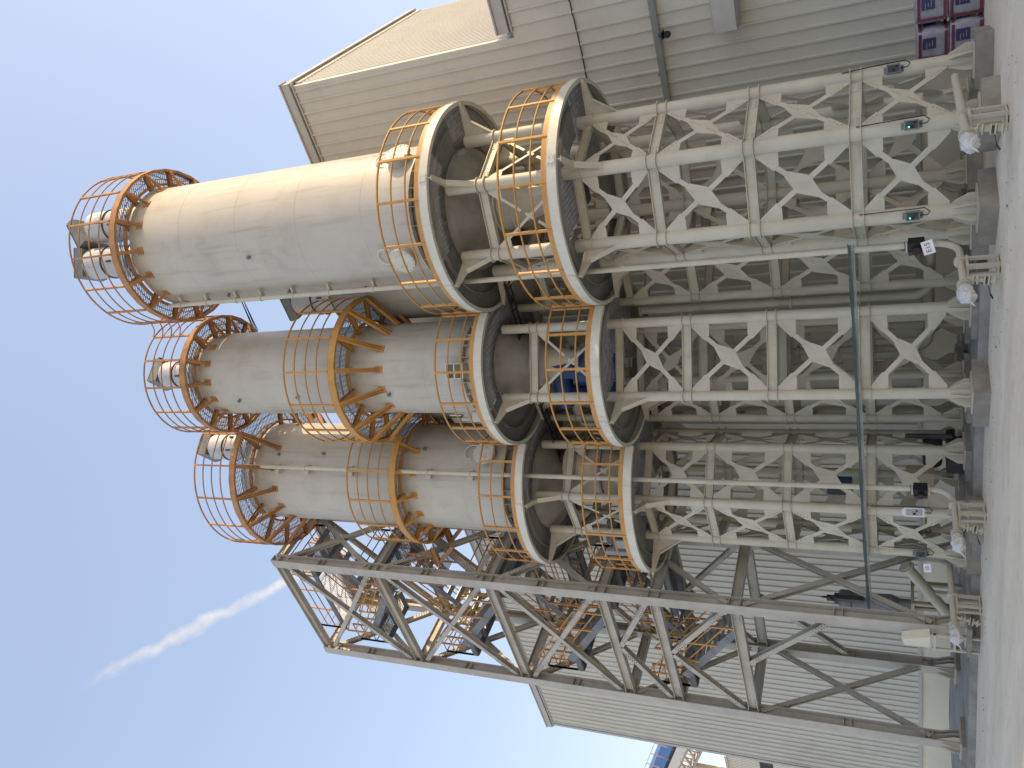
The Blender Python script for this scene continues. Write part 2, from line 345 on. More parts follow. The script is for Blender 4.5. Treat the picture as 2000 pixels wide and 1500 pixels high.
def railing(root, O, c, r, z, h, rails, post_step, phase, clips, m, toe=True):
    g = MB(O); rs = arcs(c, r, clips)
    for a0, a1 in rs:
        n = max(4, int((a1-a0)/TAU*72)); full = a1-a0 > TAU-1e-3
        for k in range(rails):
            zz = z+h*(k+1)/rails
            pts = [V(c[0]+r*math.cos(a0+(a1-a0)*i/n), c[1]+r*math.sin(a0+(a1-a0)*i/n), zz) for i in range(n+1)]
            g.path(pts, .026 if k == rails-1 else .020, 6)
        if toe:
            g.annulus((c[0], c[1], 0), r-.006, r+.006, z+.01, z+.13, n, a0, a1)
    g.obj('railing', m, root)
    return rs
def posts(root, O, c, r, z, h, step, phase, rs, m):
    lst = [phase+i*step for i in range(int(round(TAU/step)))]
    for a0, a1 in rs:
        if a1-a0 < TAU-1e-3: lst += [a0, a1]
    for a in lst:
        if inarc(a, rs):
            u = V(math.cos(a), math.sin(a), 0); w = V(-u.y, u.x, 0); g = MB(O)
            g.box(V(c[0], c[1], z+h/2)+u*r, .05, .055, h, u, w); g.obj('railing_post', m, root)

def platform(root, O, c, z, rp, rc, legs, clips, plate_rng, rail_clip, first):
    pl = empty('platform'); pl.parent = root
    rs = arcs(c, rp-.02, clips)
    g = MB(O)
    for a0, a1 in rs:      # channel fascia: web with two flanges, splice plates
        g.annulus((c[0], c[1], 0), rp-.012, rp, z-.20, z-.012, 72, a0, a1)
        g.annulus((c[0], c[1], 0), rp-.09, rp+.004, z-.012, z, 72, a0, a1)
        g.annulus((c[0], c[1], 0), rp-.09, rp+.004, z-.212, z-.20, 72, a0, a1)
    for L in legs:
        u = (Vector((L[0]-c[0], L[1]-c[1], 0))).normalized(); w = V(-u.y, u.x, 0)
        if not inarc(math.atan2(u.y, u.x), rs): continue
        g.box(V(c[0], c[1], z-.106)+u*(rp+.006), .012, .17, .17, u, w)
        for i in (-1, 1):
            for j in (-1, 1): g.tube(V(c[0], c[1], z-.106+.045*j)+u*(rp+.012)+w*.05*i, V(c[0], c[1], z-.106+.045*j)+u*(rp+.028)+w*.05*i, .013, 6)
    g.obj('fascia', 'fascia', pl)
    def inplate(p):
        a = math.degrees(math.atan2(p.y-c[1], p.x-c[0])) % 360
        return not any(a0 <= a <= a1 for a0, a1 in plate_rng)
    g = MB(O); deck(g, c, .55, rp-.05, z-.02, clips, .055, .11, keep=inplate); g.obj('grating', 'grate_dark', pl)
    for a0, a1 in plate_rng:
        n = 24; g = MB(O)
        for i in range(n):
            b0, b1 = R(a0+(a1-a0)*i/n), R(a0+(a1-a0)*(i+1)/n); pm = V(c[0]+rp*.8*math.cos(b0), c[1]+rp*.8*math.sin(b0), 0)
            if all((c[0]+rp*.97*math.cos(b)-q[0])**2+(c[1]+rp*.97*math.sin(b)-q[1])**2 > q[2]**2 for q in clips for b in (b0, b1)):
                g.plate([V(c[0]+r_*math.cos(b), c[1]+r_*math.sin(b), z-.025) for r_, b in ((rc-.2, b0), (rp-.02, b0), (rp-.02, b1), (rc-.2, b1))], (0, 0, 1), .006)
        if g.f: g.obj('deck_plate', 'plate', pl)
    # ring stiffener under the deck
    g = MB(O); n = 0
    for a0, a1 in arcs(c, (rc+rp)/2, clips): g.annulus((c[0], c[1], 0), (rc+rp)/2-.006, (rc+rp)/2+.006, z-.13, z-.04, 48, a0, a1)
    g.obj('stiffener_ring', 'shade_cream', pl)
    for L in legs:
        L = V(L[0], L[1], 0); u = (L-V(c[0], c[1], 0)).normalized(); w = V(-u.y, u.x, 0); e = V(c[0], c[1], 0)+u*(rp-.02)
        if any((e.x-q[0])**2+(e.y-q[1])**2 < q[2]**2 for q in clips): continue
        g = MB(O)
        a, b = L+u*.1, e
        g.plate([a+V(0, 0, z-.235), b+V(0, 0, z-.235), b+V(0, 0, z-.30), a+(b-a)*.45+V(0, 0, z-.42), a+(b-a)*.0+V(0, 0, z-.98), a+V(0, 0, z-1.0)], w, .014)
        p0, p1, p2 = b+V(0, 0, z-.31), a+(b-a)*.45+V(0, 0, z-.43), a+V(0, 0, z-1.0)
        g.beam(p0, p1, .11, .012, w.cross(p1-p0)); g.beam(p1, p2, .13, .012, w.cross(p2-p1))
        g.ibeam(L-u*.05+V(0, 0, z-.225+.0), L+u*.05+V(0, 0, z-.225), .12, .02)
        g.obj('bracket', 'cream', pl)
    g_rs = railing(pl, O, c, rp-.03, z, 1.11, 3, 0, 0, rail_clip, 'orange')
    posts(pl, O, c, rp-.03, z, 1.11, R(22.5), R(8), g_rs, 'orange')
    return pl

def ring_gallery(root, O, c, z, r, rb, h, rails, n_br, drop, clips, m, mrail, phase=0, nseg=15):
    gl = empty('gallery'); gl.parent = root
    rs = arcs(c, r, clips)
    g = MB(O)
    for a0, a1 in rs:
        n = max(3, int(round((a1-a0)/TAU*(nseg*2))))
        g.annulus((c[0], c[1], 0), r-.012, r, z-.15, z+.05, n, a0, a1)
        g.annulus((c[0], c[1], 0), r-.075, r+.003, z-.162, z-.15, n, a0, a1); g.annulus((c[0], c[1], 0), r-.075, r+.003, z+.05, z+.062, n, a0, a1)
    g.annulus((c[0], c[1], 0), rb+.10, rb+.16, z-.12, z-.02, 40)
    g.obj('ring_beam', m, gl)
    g = MB(O); deck(g, c, rb+.12, r-.03, z-.0, clips, .07, .14, rot=.4); g.obj('grating', 'galv', gl)
    g = MB(O); g.annulus((c[0], c[1], 0), (rb+r)/2-.01, (rb+r)/2+.01, z-.05, z-.02, 40); g.obj('stiffener_ring', 'galv', gl)
    for i in range(n_br):
        a = phase+TAU*i/n_br
        if not inarc(a, rs): continue
        u = V(math.cos(a), math.sin(a), 0); w = V(-u.y, u.x, 0); q = V(c[0], c[1], 0)
        g = MB(O)
        pa, pb = q+u*rb+V(0, 0, z-.10), q+u*(r-.03)+V(0, 0, z-.10)
        g.ibeam(pa, pb, .11, .12, t=.012)
        pc = q+u*(rb+.02)+V(0, 0, z-.10-drop)
        g.beam(pc, pb-V(0, 0, .06), .10, .012, w.cross(pb-pc)); g.plate([pc+u*.01, pb-V(0, 0, .07), pb-u*.06-V(0, 0, .11)+V(0, 0, -.02), pc+V(0, 0, -.1)+u*.01], w, .012)
        if drop > .6: g.beam(pc+w*.06, pb-V(0, 0, .06)+w*.06, .012, .09, w.cross(pb-pc)); g.beam(pc-w*.06, pb-V(0, 0, .06)-w*.06, .012, .09, w.cross(pb-pc))
        g.box(q+u*(rb+.012)+V(0, 0, z-.08-drop), .02, .2, .22, u, w); 
        g.obj('bracket', m, gl)
    rr = railing(gl, O, c, r-.01, z+.06, h, rails, 0, 0, clips, mrail, False)
    posts(gl, O, c, r-.01, z+.06, h, TAU/nseg, phase, rr, mrail)
    return gl

def dust_filter(root, O, x, y, z0, z1, r, cap_tilt, cap_az, m='silver'):
    f = empty('dust_filter'); f.parent = root
    g = MB(O); g.lathe((x, y, 0), [(0.001, z0), (r, z0), (r, z1), (.001, z1)], 28); g.obj('canister', m, f)
    for t in (.12, .62): g = MB(O); zz = z0+(z1-z0)*t; g.annulus((x, y, 0), r-.004, r+.03, zz-.02, zz+.02, 28); g.obj('clamp_band', 'dark', f)
    for k in range(5):
        g = MB(O); a = k*1.3; g.box((x+(r+.03)*math.cos(a), y+(r+.03)*math.sin(a), z0+(z1-z0)*.45), .04, .05, .16, V(math.cos(a), math.sin(a), 0), V(-math.sin(a), math.cos(a), 0)); g.obj('latch', 'dark', f)
    g = MB(O); u = V(math.cos(cap_az), math.sin(cap_az), 0); w = V(-u.y, u.x, 0)
    ct, st = math.cos(cap_tilt), math.sin(cap_tilt); U2 = u*ct+V(0, 0, st); N2 = -u*st+V(0, 0, ct)
    piv = V(x, y, z1+.03)-u*r; cc = piv+U2*r
    g.add([cc+U2*a*r*.9+w*b*r*.9 for a, b in ((-1, -1), (1, -1), (1, 1), (-1, 1))]+[cc+N2*.28+U2*a*r*1.0+w*b*r*1.0 for a, b in ((-1, -1), (1, -1), (1, 1), (-1, 1))], [(0, 1, 2, 3), (4, 5, 6, 7), (0, 1, 5, 4), (1, 2, 6, 5), (2, 3, 7, 6), (3, 0, 4, 7)])
    g.obj('hood', 'grey', f)
    g = MB(O); g.box(cc+N2*.31, r*1.95, r*1.95, .06, U2, w, N2)
    for k in range(3): g.box(cc+N2*.24+U2*r*(1.1)+w*(k-1)*r*.7, .07, .09, .1, U2, w, N2)
    for k in range(3): g.box(cc+N2*.40+w*(k-1)*.28, .5, .05, .08, U2, w, N2)
    g.obj('lid', 'dark', f)

def manhole(root, O, c, rb, a, z, r=.34, arm=True):
    u = V(math.cos(a), math.sin(a), 0); w = V(-u.y, u.x, 0); p = V(c[0], c[1], z)+u*(rb-.05)
    mh = empty('manhole'); mh.parent = root
    g = MB(O); g.tube(p, p+u*.20, r*.86, 28); g.tube(p+u*.17, p+u*.20+u*.001, r, 28); g.obj('neck', 'body', mh)
    g = MB(O); g.tube(p+u*.206, p+u*.235, r, 28)
    for k in range(16): b = TAU*k/16; q = p+(w*math.cos(b)+V(0, 0, 1)*math.sin(b))*r*.9; g.tube(q+u*.16, q+u*.262, .016, 6)
    for sg in (-1, 1): g.path([p+u*.235+w*sg*r*.45-V(0, 0, .08), p+u*.30+w*sg*r*.45-V(0, 0, .08), p+u*.30+w*sg*r*.45+V(0, 0, .08), p+u*.235+w*sg*r*.45+V(0, 0, .08)], .010, 6)
    g.obj('cover', 'fascia', mh)
    if arm:
        g = MB(O); q = p+V(0, 0, r*.7)+w*r*.85
        pts = [q+u*.1, q+u*.1+V(0, 0, .28)]+[q+u*.1+V(0, 0, .28+.16*math.sin(t*PI/8))-w*.22*(1-math.cos(t*PI/8)) for t in range(1, 8)]+[q+u*.1-w*.44+V(0, 0, .18)]
        g.path(pts, .018, 8); g.obj('davit_arm', 'fascia', mh)

def silo(label, c, rp, rb, rc, rot, n, top, seams, legs_r=.13, zb=0, clips=(), plain_panels=(), levels=(2.257, 4.150, 6.048), zA=7.993, zB=11.028, mid=None, topg=None, cone=None, plates=((100, 235),), detail=True, collar_up=9.93, heavy_bolts=True, platf=True, railclips=None, skirt_h=.80, skirt_m='shade_steel'):
    root = empty('storage_silo', (c[0], c[1], 0)); tag(root, label, 'silo', 'storage silos on braced steel legs'); O = (c[0], c[1], 0)
    legs = [(c[0]+rc*math.cos(rot+TAU*k/n), c[1]+rc*math.sin(rot+TAU*k/n)) for k in range(n)]
    for k, L in enumerate(legs):
        u = V(math.cos(rot+TAU*k/n), math.sin(rot+TAU*k/n), 0); w = V(-u.y, u.x, 0); p = V(L[0], L[1], 0)
        g = MB(O); g.tube(p+V(0, 0, .31), p+V(0, 0, zB-.22), legs_r, 20)
        for z in (*levels, collar_up):
            for s in (-.1, .1): g.annulus((L[0], L[1], 0), legs_r-.01, legs_r+.045, z+s-.008, z+s+.008, 20)
        g.annulus((L[0], L[1], 0), legs_r-.01, legs_r+.03, zA-.42, zA-.40, 20)
        lg = g.obj('leg', 'cream', root)
        g = MB(O); g.box(p+V(0, 0, .295), .62, .62, .03, u, w)
        for q in range(6):
            a = rot+TAU*q/6; v = V(math.cos(a), math.sin(a), 0); nn = V(-v.y, v.x, 0)
            g.plate([p+v*(legs_r-.01)+V(0, 0, .311), p+v*.30+V(0, 0, .311), p+v*.30+V(0, 0, .42), p+v*(legs_r+.02)+V(0, 0, .68), p+v*(legs_r-.01)+V(0, 0, .68)], nn, .016)
        g.obj('base_plate', 'cream', lg)
        g = MB(O); g.box(p+V(0, 0, .14), .96, .96, .28, u, w); g.obj('footing', 'concrete', lg)
    zs = [.42]+list(levels)+[zA-.30]
    for k in range(n):
        A, B = V(*legs[k], 0), V(*legs[(k+1) % n], 0); d = (B-A).normalized(); nr = d.cross(V(0, 0, 1)); 
        if nr.dot((A+B)/2-V(c[0], c[1], 0)) < 0: nr = -nr
        for lv in (*levels, collar_up, zA-.31):
            g = MB(O); pa, pb = A+d*(legs_r*.8)+V(0, 0, lv), B-d*(legs_r*.8)+V(0, 0, lv)
            if lv == zA-.31: g.ibeam(pa, pb, .12, .17, t=.012)
            else:
                g.ibeam(pa, pb, .13, .213, t=.014)
                if detail:
                    for e, s in ((pa, 1), (pb, -1)):
                        q = e+d*s*.20+nr*.012; g.box(q, .24, .012, .15, d, nr)
                        for i in range(2):
                            for j in range(3): 
                                r_ = q+d*(j-1)*.065+V(0, 0, (i-.5)*.08); g.tube(r_+nr*.004, r_+nr*.022, .013, 6)
            g.obj('ring_beam', 'cream', root)
        for i in (range(4) if platf or nr.y < .3 else ()):
            g = MB(O); gusset_x(g, A+nr*.01, B+nr*.01, zs[i]+(.11 if i else .30), zs[i+1]-.11, legs_r*.92, nr, True, heavy_bolts and k not in plain_panels); g.obj('cross_brace', 'cream', root)
        if platf:
            g = MB(O); gusset_x(g, A+nr*.01, B+nr*.01, zA+.05, collar_up-.11, legs_r*.92, nr, False, False); g.obj('cross_brace', 'cream', root)
    if platf:
        platform(root, O, c, zA, rp, rc, legs, clips, plates, clips, True)
        platform(root, O, c, zB, rp, rc, legs, clips, plates, clips, False)
    # body
    g = MB(O); zl = zB+skirt_h
    prof = [(rb*.93, zl-.02), (rb, zl)]
    for sz in seams: prof += [(rb, sz-.006), (rb+.0035, sz-.003), (rb+.0035, sz+.003), (rb, sz+.006)]
    prof += [(rb, top-.02), (rb+.05, top-.015), (rb+.05, top+.03), (rb*.6, top+.35), (.01, top+.5)]
    g.lathe((c[0], c[1], 0), prof, 96)
    body = g.obj('body', 'body', root)
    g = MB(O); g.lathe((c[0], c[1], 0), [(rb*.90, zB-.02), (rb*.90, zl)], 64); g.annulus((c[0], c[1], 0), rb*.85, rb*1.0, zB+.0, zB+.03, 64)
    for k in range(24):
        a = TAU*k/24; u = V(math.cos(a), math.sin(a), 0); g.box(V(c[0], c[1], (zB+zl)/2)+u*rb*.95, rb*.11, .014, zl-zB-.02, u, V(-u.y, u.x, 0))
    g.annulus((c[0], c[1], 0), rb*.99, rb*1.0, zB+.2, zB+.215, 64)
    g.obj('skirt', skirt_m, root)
    cb, cr = cone or (9.04, .30); g = MB(O); g.lathe((c[0], c[1], 0), [(rb*.88, zB-.05), (rb*.84, zB-.22), (.60, 10.22), (.60, 10.16)], 48); g.obj('hopper', 'shade_steel', root)  # upper hopper coloured dark for the shaded void under the deck
    g = MB(O); g.annulus((c[0], c[1], 0), .55, .68, 10.12, 10.16, 32); g.lathe((c[0], c[1], 0), [(.58, 10.12), (cr, cb), (cr+.08, cb), (cr+.08, cb-.04), (cr+.08, cb-.08), (cr*.8, cb-.08), (cr*.8, cb-.5)], 48); g.obj('cone', 'cream', root)
    return root, O, legs, body

S1 = ((-6.845, 16.93), 2.534, 1.69, 1.604, R(10.4)); S2 = ((-11.10, 16.313), 2.136, 1.279, 1.244, R(-8.3)); S3 = ((-15.305, 16.426), 2.459, 1.625, 1.458, R(-5.2))
k1 = (*S1[0], S1[1]); k2 = (*S2[0], S2[1])
s1, O1, L1, B1 = silo('tallest and nearest fat cream silo with two shiny dust filters on its roof', *S1, 6, 21.0, (13.2, 15.2, 17.2, 19.2), .145, plain_panels=(4,), plates=((115, 262), (330, 360)))
s2, O2, L2, B2 = silo('slim grey silo on four legs in the middle of the front row with one filter', *S2, 4, 21.35, (13, 14.3, 17.4, 19.4), .118, skirt_m='cream', clips=(k1,), plates=((120, 262),))
s3, O3, L3, B3 = silo('front row silo next to the lattice tower with thin pipe down its face', *S3, 6, 21.4, (13.1, 15, 17.2, 19.3), .118, clips=(k2,), plain_panels=(5,), plates=((110, 285),))
ring_gallery(s1, O1, S1[0], 21.16, 2.256, 1.69, 1.62, 4, 15, .38, (), 'rust', 'rust', R(4))
t1 = (*S1[0], 2.27)
ring_gallery(s2, O2, S2[0], 21.17, 1.888, 1.279, 1.5, 4, 14, .38, (), 'rust', 'rust', R(10), 14)
t2 = (*S2[0], 1.90)
ring_gallery(s3, O3, S3[0], 21.07, 2.612, 1.625, 1.5, 4, 15, .85, (t2,), 'rust', 'rust', R(2))
ring_gallery(s2, O2, S2[0], 15.43, 2.131, 1.279, 1.5, 4, 14, .95, (), 'orange', 'orange', R(-5), 14)
m2 = (*S2[0], 2.14)
ring_gallery(s3, O3, S3[0], 15.24, 2.175, 1.625, 1.5, 4, 15, .38, (m2,), 'orange', 'orange', R(2))
dust_filter(s1, O1, -5.8, 16.5, 21.3, 23.3, .46, .6, R(36)); dust_filter(s1, O1, -6.65, 15.85, 21.3, 23.4, .46, .0, R(36))
dust_filter(s2, O2, -10.65, 15.7, 21.4, 22.95, .40, .0, R(60))
dust_filter(s3, O3, -13.95, 16.0, 21.4, 23.1, .43, .0, R(60))
manhole(s1, O1, S1[0], 1.69, R(-100), 12.28); manhole(s1, O1, S1[0], 1.69, R(-14), 12.3)
manhole(s3, O3, S3[0], 1.625, R(-25), 12.4); manhole(s2, O2, S2[0], 1.279, R(-150), 12.3, .3)
# back row
def back(label, c, top, fz):
    r, O, L, B = silo(label, c, 2.0, 1.22, 1.3, R(0), 6, top, (13, 14.5), .11, zA=7.993, platf=False, detail=False)
    dust_filter(r, O, c[0]-.35, c[1]-.2, top, fz, .5, 0, 0, 'silver')
    g = MB(O); 
    for a in (R(200), R(215)): g.beam(V(c[0]+1.5*math.cos(a), c[1]+1.5*math.sin(a), 11), V(c[0]+1.5*math.cos(a), c[1]+1.5*math.sin(a), top+.8), .05, .05)
    for k in range(int((top-11)/.3)): 
        z = 11.1+.3*k; g.beam(V(c[0]+1.5*math.cos(R(200)), c[1]+1.5*math.sin(R(200)), z), V(c[0]+1.5*math.cos(R(215)), c[1]+1.5*math.sin(R(215)), z), .03, .03)
    g.obj('ladder', 'rust', r); return r
s4 = back('short silo in the back row half hidden between tallest silo and slim silo', (-9.3, 18.45), 16.7, 18.7)
s5 = back('short silo in the back row half hidden behind the slim four legged silo', (-13.0, 18.4), 16.2, 17.6)
for o in (s4, s5): o['group'] = 'storage silos on braced steel legs'

# rails bridging the gap between the top galleries of the first two silos
g = MB(O2)
for k in range(4):
    z = 21.22+1.5*(k+1)/4
    a = V(-9.0, 16.1, z+.03*k); g.path([V(-8.93, 16.05, z+.1), V(-9.1, 15.95, z), V(-9.32, 15.75, z)], .018, 6)
g.obj('gate_rail', 'rust', s2)

# ---------------------------------------------------------------- fill pipes
def flange(g, p, d, r, t=.03): g.tube(Vector(p)-Vector(d)*t/2, Vector(p)+Vector(d)*t/2, r, 18)
def fill_pipe(root, O, x, y_up, y_end, z, ztop=None, wrapped=True, start=None):
    fp = empty('fill_pipe'); fp.parent = root
    g = MB(O); r = .062; d = V(0, -1, 0)
    if ztop:
        rad = .42; pts = [V(x, y_up, ztop), V(x, y_up, z+rad+.05)]+[V(x, y_up-rad+rad*math.cos(t*PI/16), z+rad-rad*math.sin(t*PI/16)) for t in range(1, 9)]+[V(x, y_end+.3, z)]
        # straight run is split so the tube stays round
        g.tube(pts[0], pts[1], r, 14); g.path(pts[1:], r, 14)
    else: g.path([V(x, start, z), V(x, (start+y_end)/2, z), V(x, y_end+.3, z)], r*1.1, 14)
    g.obj('tube', 'cream', fp)
    for yy in (y_end+1.225, y_end+.39): g = MB(O); flange(g, (x, yy+.022, z), d, .115); flange(g, (x, yy-.022, z), d, .115); g.tube((x, yy-.03, z), (x, yy+.03, z), .09, 14); g.obj('flange', 'cream', fp)
    g = MB(O)
    # branch with small flanged valve running down towards the yard
    b0 = V(x, y_end+.62, z); b1 = V(x-.02, y_end+.50, .06)
    dd = (b1-b0).normalized(); g.tube(b0, b1, .04, 12)
    for t in (.30, .42, .62, .74, .90): flange(g, b0+(b1-b0)*t, dd, .085, .025)
    g.obj('branch', 'cream', fp)
    g = MB(O); q = b0+(b1-b0)*.68; g.beam(q, q+V(-.26, -.02, -.05), .03, .015); g.beam(q+V(-.26, -.02, -.05), q+V(-.27, -.16, -.08), .03, .02); g.tube(q-dd*.05, q+dd*.05, .055, 10); g.obj('valve_handle', 'dark', fp)
    g = MB(O); 
    for dx in (-.09, .09):
        for dy in (0, .28): g.bx(x+dx-.03, x+dx+.03, y_end+.85+dy, y_end+.91+dy, .0, z-.07)
    g.bx(x-.13, x+.13, y_end+.82, y_end+1.22, z-.10, z-.06); g.bx(x-.13, x+.13, y_end+.84, y_end+1.2, .02, .05); g.obj('support_stand', 'cream', fp)
    # crumpled plastic wrap over the open end
    me = MB(O); n = 16; m_ = 9; vs = []; rng = random.Random(int(x*10))
    for j in range(m_):
        t = j/(m_-1); yy = y_end+.34-.5*t; rr = (.075+.055*math.sin(t*PI*.9))*(1 if t < .75 else (1-(t-.75)*3.2))
        for i in range(n):
            a = TAU*i/n; k = 1+.35*(rng.random()-.4) if j else 1
            vs.append(V(x+rr*k*math.cos(a), yy, z-.04*t+rr*k*math.sin(a)))
    fs = [(j*n+i, j*n+(i+1) % n, (j+1)*n+(i+1) % n, (j+1)*n+i) for j in range(m_-1) for i in range(n)]+[tuple(range((m_-1)*n, m_*n))]
    me.add(vs, fs, False); tl = V(x, y_end-.14, z-.05); me.tube(tl, tl+V(-.02, -.14, -.07), .022, 6, r2=.008)
    me.obj('plastic_cover', 'wrap', fp)
    return fp
fill_pipe(s1, O1, -5.35, None, 13.35, .61, start=16.6)
p1 = fill_pipe(s1, O1, -7.99, 15.35, 13.35, .58, 20.75)
p3 = fill_pipe(s3, O3, -13.93, 15.05, 13.35, .58, 21.0)
fill_pipe(s3, O3, -16.75, None, 13.25, .58, start=15.4)
def pinch(parent, O, x, y, z):
    v = empty('pinch_valve'); v.parent = parent.parent
    g = MB(O); g.bx(x-.12, x+.12, y-.14, y+.10, z-.14, z+.14); g.tube(V(x, y-.14, z), V(x, y-.24, z), .07, 14); g.tube(V(x, y, z+.14), V(x, y, z+.2), .09, 14); g.obj('actuator', 'black', v)
    g = MB(O)
    for s in (-1, 1): g.bx(x-.125, x-.05, y-.165, y-.143, z+.10*s-.03, z+.10*s+.03)
    g.obj('red_cap', 'red', v)
    for s in (-.17, .17): g = MB(O); g.tube(V(x, y, z+s-.015), V(x, y, z+s+.015), .12, 18); g.obj('flange', 'cream', v)
pinch(p1, O1, -7.99, 15.33, 1.27); pinch(p3, O3, -13.93, 15.03, 1.22)
for z in (20.3, 19.3, 18.2, 17.3, 16.2, 15, 13.6):
    g = MB(O1); g.bx(-7.99-.015, -7.99+.22, 15.40, 15.52, z-.02, z+.03); g.annulus((-7.99, 15.35, 0), .06, .08, z-.03, z+.03, 14); g.obj('pipe_clamp', 'cream', s1)
for z in (19.8, 18.6, 16.9, 14.1, 12.7):
    g = MB(O3); g.box((-14.05, 15.12, z), .3, .12, .15, V(.72, .69, 0).normalized(), V(-.69, .72, 0).normalized()); g.annulus((-13.93, 15.05, 0), .06, .08, z-.03, z+.03, 14); g.obj('pipe_clamp', 'cream', s3)
# lifting lugs / bolts on shells
for (rt, Oo, S, lst) in ((s1, O1, S1, ((-128, 18.6), (-131, 16.5), (-150, 15.3), (-140, 14.2), (-85, 16.9))), (s2, O2, S2, ((-95, 19.7), (-90, 17.4), (-75, 15.9), (-88, 14.2))), (s3, O3, S3, ((-30, 20), (-28, 18.2), (-20, 14.5), (-70, 20.3)))):
    for a, z in lst:
        g = MB(Oo); u = V(math.cos(R(a)), math.sin(R(a)), 0); p = V(S[0][0], S[0][1], z)+u*S[2]; g.tube(p-u*.02, p+u*.09, .035, 10); g.tube(p+u*.06, p+u*.085, .055, 10)
        g.obj('shell_nozzle', 'grey', rt)

# ---------------------------------------------------------------- paper signs
def text_mesh(name, txt, size, M4, m, parent):
    cu = bpy.data.curves.new(name, 'FONT'); cu.body = txt; cu.size = size; cu.align_x = 'CENTER'; cu.align_y = 'CENTER'; cu.extrude = .001
    to = bpy.data.objects.new(name, cu); C.objects.link(to); bpy.context.view_layer.update()
    me = bpy.data.meshes.new_from_object(to.evaluated_get(bpy.context.evaluated_depsgraph_get())); C.objects.unlink(to); bpy.data.objects.remove(to)
    me.materials.clear(); me.materials.append(M[m]); me.transform(M4); o = bpy.data.objects.new(name, me); C.objects.link(o); o.parent = parent; return o
def sign(c, w, h, roll, face, txt, size, label):
    root = empty('paper_sign', c); tag(root, label, 'sign')
    n = Vector(face).normalized(); up0 = V(0, 0, 1); rt = up0.cross(n).normalized(); up = n.cross(rt)
    r2 = rt*math.cos(roll)+up*math.sin(roll); u2 = -rt*math.sin(roll)+up*math.cos(roll)
    g = MB(); g.box((0, 0, 0), w, h, .004, r2, u2, n); g.obj('sheet', 'paper', root)
    M4 = Matrix(((r2.x, u2.x, n.x, n.x*.005), (r2.y, u2.y, n.y, n.y*.005), (r2.z, u2.z, n.z, n.z*.005), (0, 0, 0, 1)))
    text_mesh('lettering', txt, size, M4, 'ink', root)
sign((-7.93, 15.10, 1.08), .25, .20, R(15), (.42, -.9, .1), 'E15', .125, 'small white paper sign reading E15 hung on fill pipe of tallest silo')
sign((-16.38, 14.95, 1.08), .20, .16, R(5), (.55, -.83, .1), 'S5', .105, 'small white paper sign reading S5 by leg next to lattice tower')

# ---------------------------------------------------------------- junction boxes on legs, cable trays
def jbox(L, c, z, label, led=True, side=0, dims=(.17, .24), white=False):
    u = (V(L[0], L[1], 0)-V(c[0], c[1], 0)).normalized(); v = V(-L[0], -L[1], 0).normalized(); u = (v+u*.25).normalized(); w = V(-u.y, u.x, 0)
    p = V(L[0], L[1], z)+u*.20+w*side
    root = empty('junction_box', p); tag(root, label, 'junction box', 'junction boxes on the silo legs')
    g = MB(); g.box((0, 0, 0), .07, dims[0], dims[1], u, w); g.box(-u*.045, .02, dims[0]*.7, dims[1]+.1, u, w); g.obj('enclosure', 'white' if white else 'grey', root)
    g = MB(); g.box(u*.037, .004, dims[0]*.75, dims[1]*.8, u, w); g.obj('cover', 'dark' if not white else 'machine_white', root)
    g = MB(); g.box(u*.042+V(0, 0, .0)-w*.03, .006, .05, .06, u, w); g.box(u*.042+w*.035-V(0, 0, .05), .006, .03, .05, u, w); g.obj('display', 'black', root)
    if led: g = MB(); g.box(u*.047-w*.035+V(0, 0, .045), .006, .022, .022, u, w); g.obj('indicator', 'led', root)
    g = MB(); g.path([V(0, 0, -dims[1]/2), V(0, 0, -dims[1]/2-.12)+u*.03, V(0, 0, -dims[1]/2-.16)+w*.06+u*.03, V(0, 0, -dims[1]/2-.08)+w*.13, V(0, 0, dims[1]/2)+w*.12, V(0, 0, .9)+w*.1-u*.08], .010, 6); g.obj('cable', 'black', root)
jbox(L1[5], S1[0], 1.33, 'grey box with green light on right-front leg of the tallest silo')
jbox(L1[4], S1[0], 1.33, 'grey box with green light on the leg nearest the E15 sign')
jbox(L3[5], S3[0], 1.35, 'white framed electrical box on the leg of tower-side silo facing slim silo', False, 0, (.2, .42), True)
jbox(L3[4], S3[0], 1.22, 'plain grey box on front leg of the silo next to the lattice tower', False)
jbox(L3[3], S3[0], 1.22, 'plain grey box on the leg right beside the S5 sign', False)
jbox(L1[0], S1[0], 1.6, 'dark box on the outermost leg of tallest silo by the sacks', False)
def tray(name, label, pts, w, m, mc, rung=.3):
    root = empty(name, pts[0]); tag(root, label, 'cable tray'); O = pts[0]
    g = MB(O)
    for a, b in zip(pts[:-1], pts[1:]):
        a, b = Vector(a), Vector(b); d = (b-a).normalized(); s = V(0, 0, 1) if abs(d.z) < .5 else V(1, 0, 0); s = V(0, 1, 0) if w > .2 else s
        for k in (-1, 1): g.beam(a+s*w/2*k, b+s*w/2*k, .012, .035)
        L = (b-a).length; n = int(L/rung)
        for i in range(n): p = a+d*(i+.5)*rung; g.beam(p-s*w/2, p+s*w/2, .02, .02)
    g.obj('rails', m, root)
    g = MB(O)
    for k in range(4):
        P = []
        for a, b in zip(pts[:-1], pts[1:]):
            a, b = Vector(a), Vector(b)
            for i in range(12):
                t = i/12; p = a+(b-a)*t; P.append(p+V(0, (k-1.5)*.02*(1 if w < .2 else 3), .03+.015*k+.008*math.sin(i*1.3+k)))
        P.append(Vector(pts[-1])); g.path(P, .009, 6)
    g.obj('cables', mc, root)
tray('cable_tray', 'low tray of dark blue-grey cables running along the legs of the front row', [(-7.6, 14.82, 2.36), (-11, 14.86, 2.36), (-14.6, 14.84, 2.38), (-18.6, 14.9, 2.36)], .045, 'conduit', 'cable')
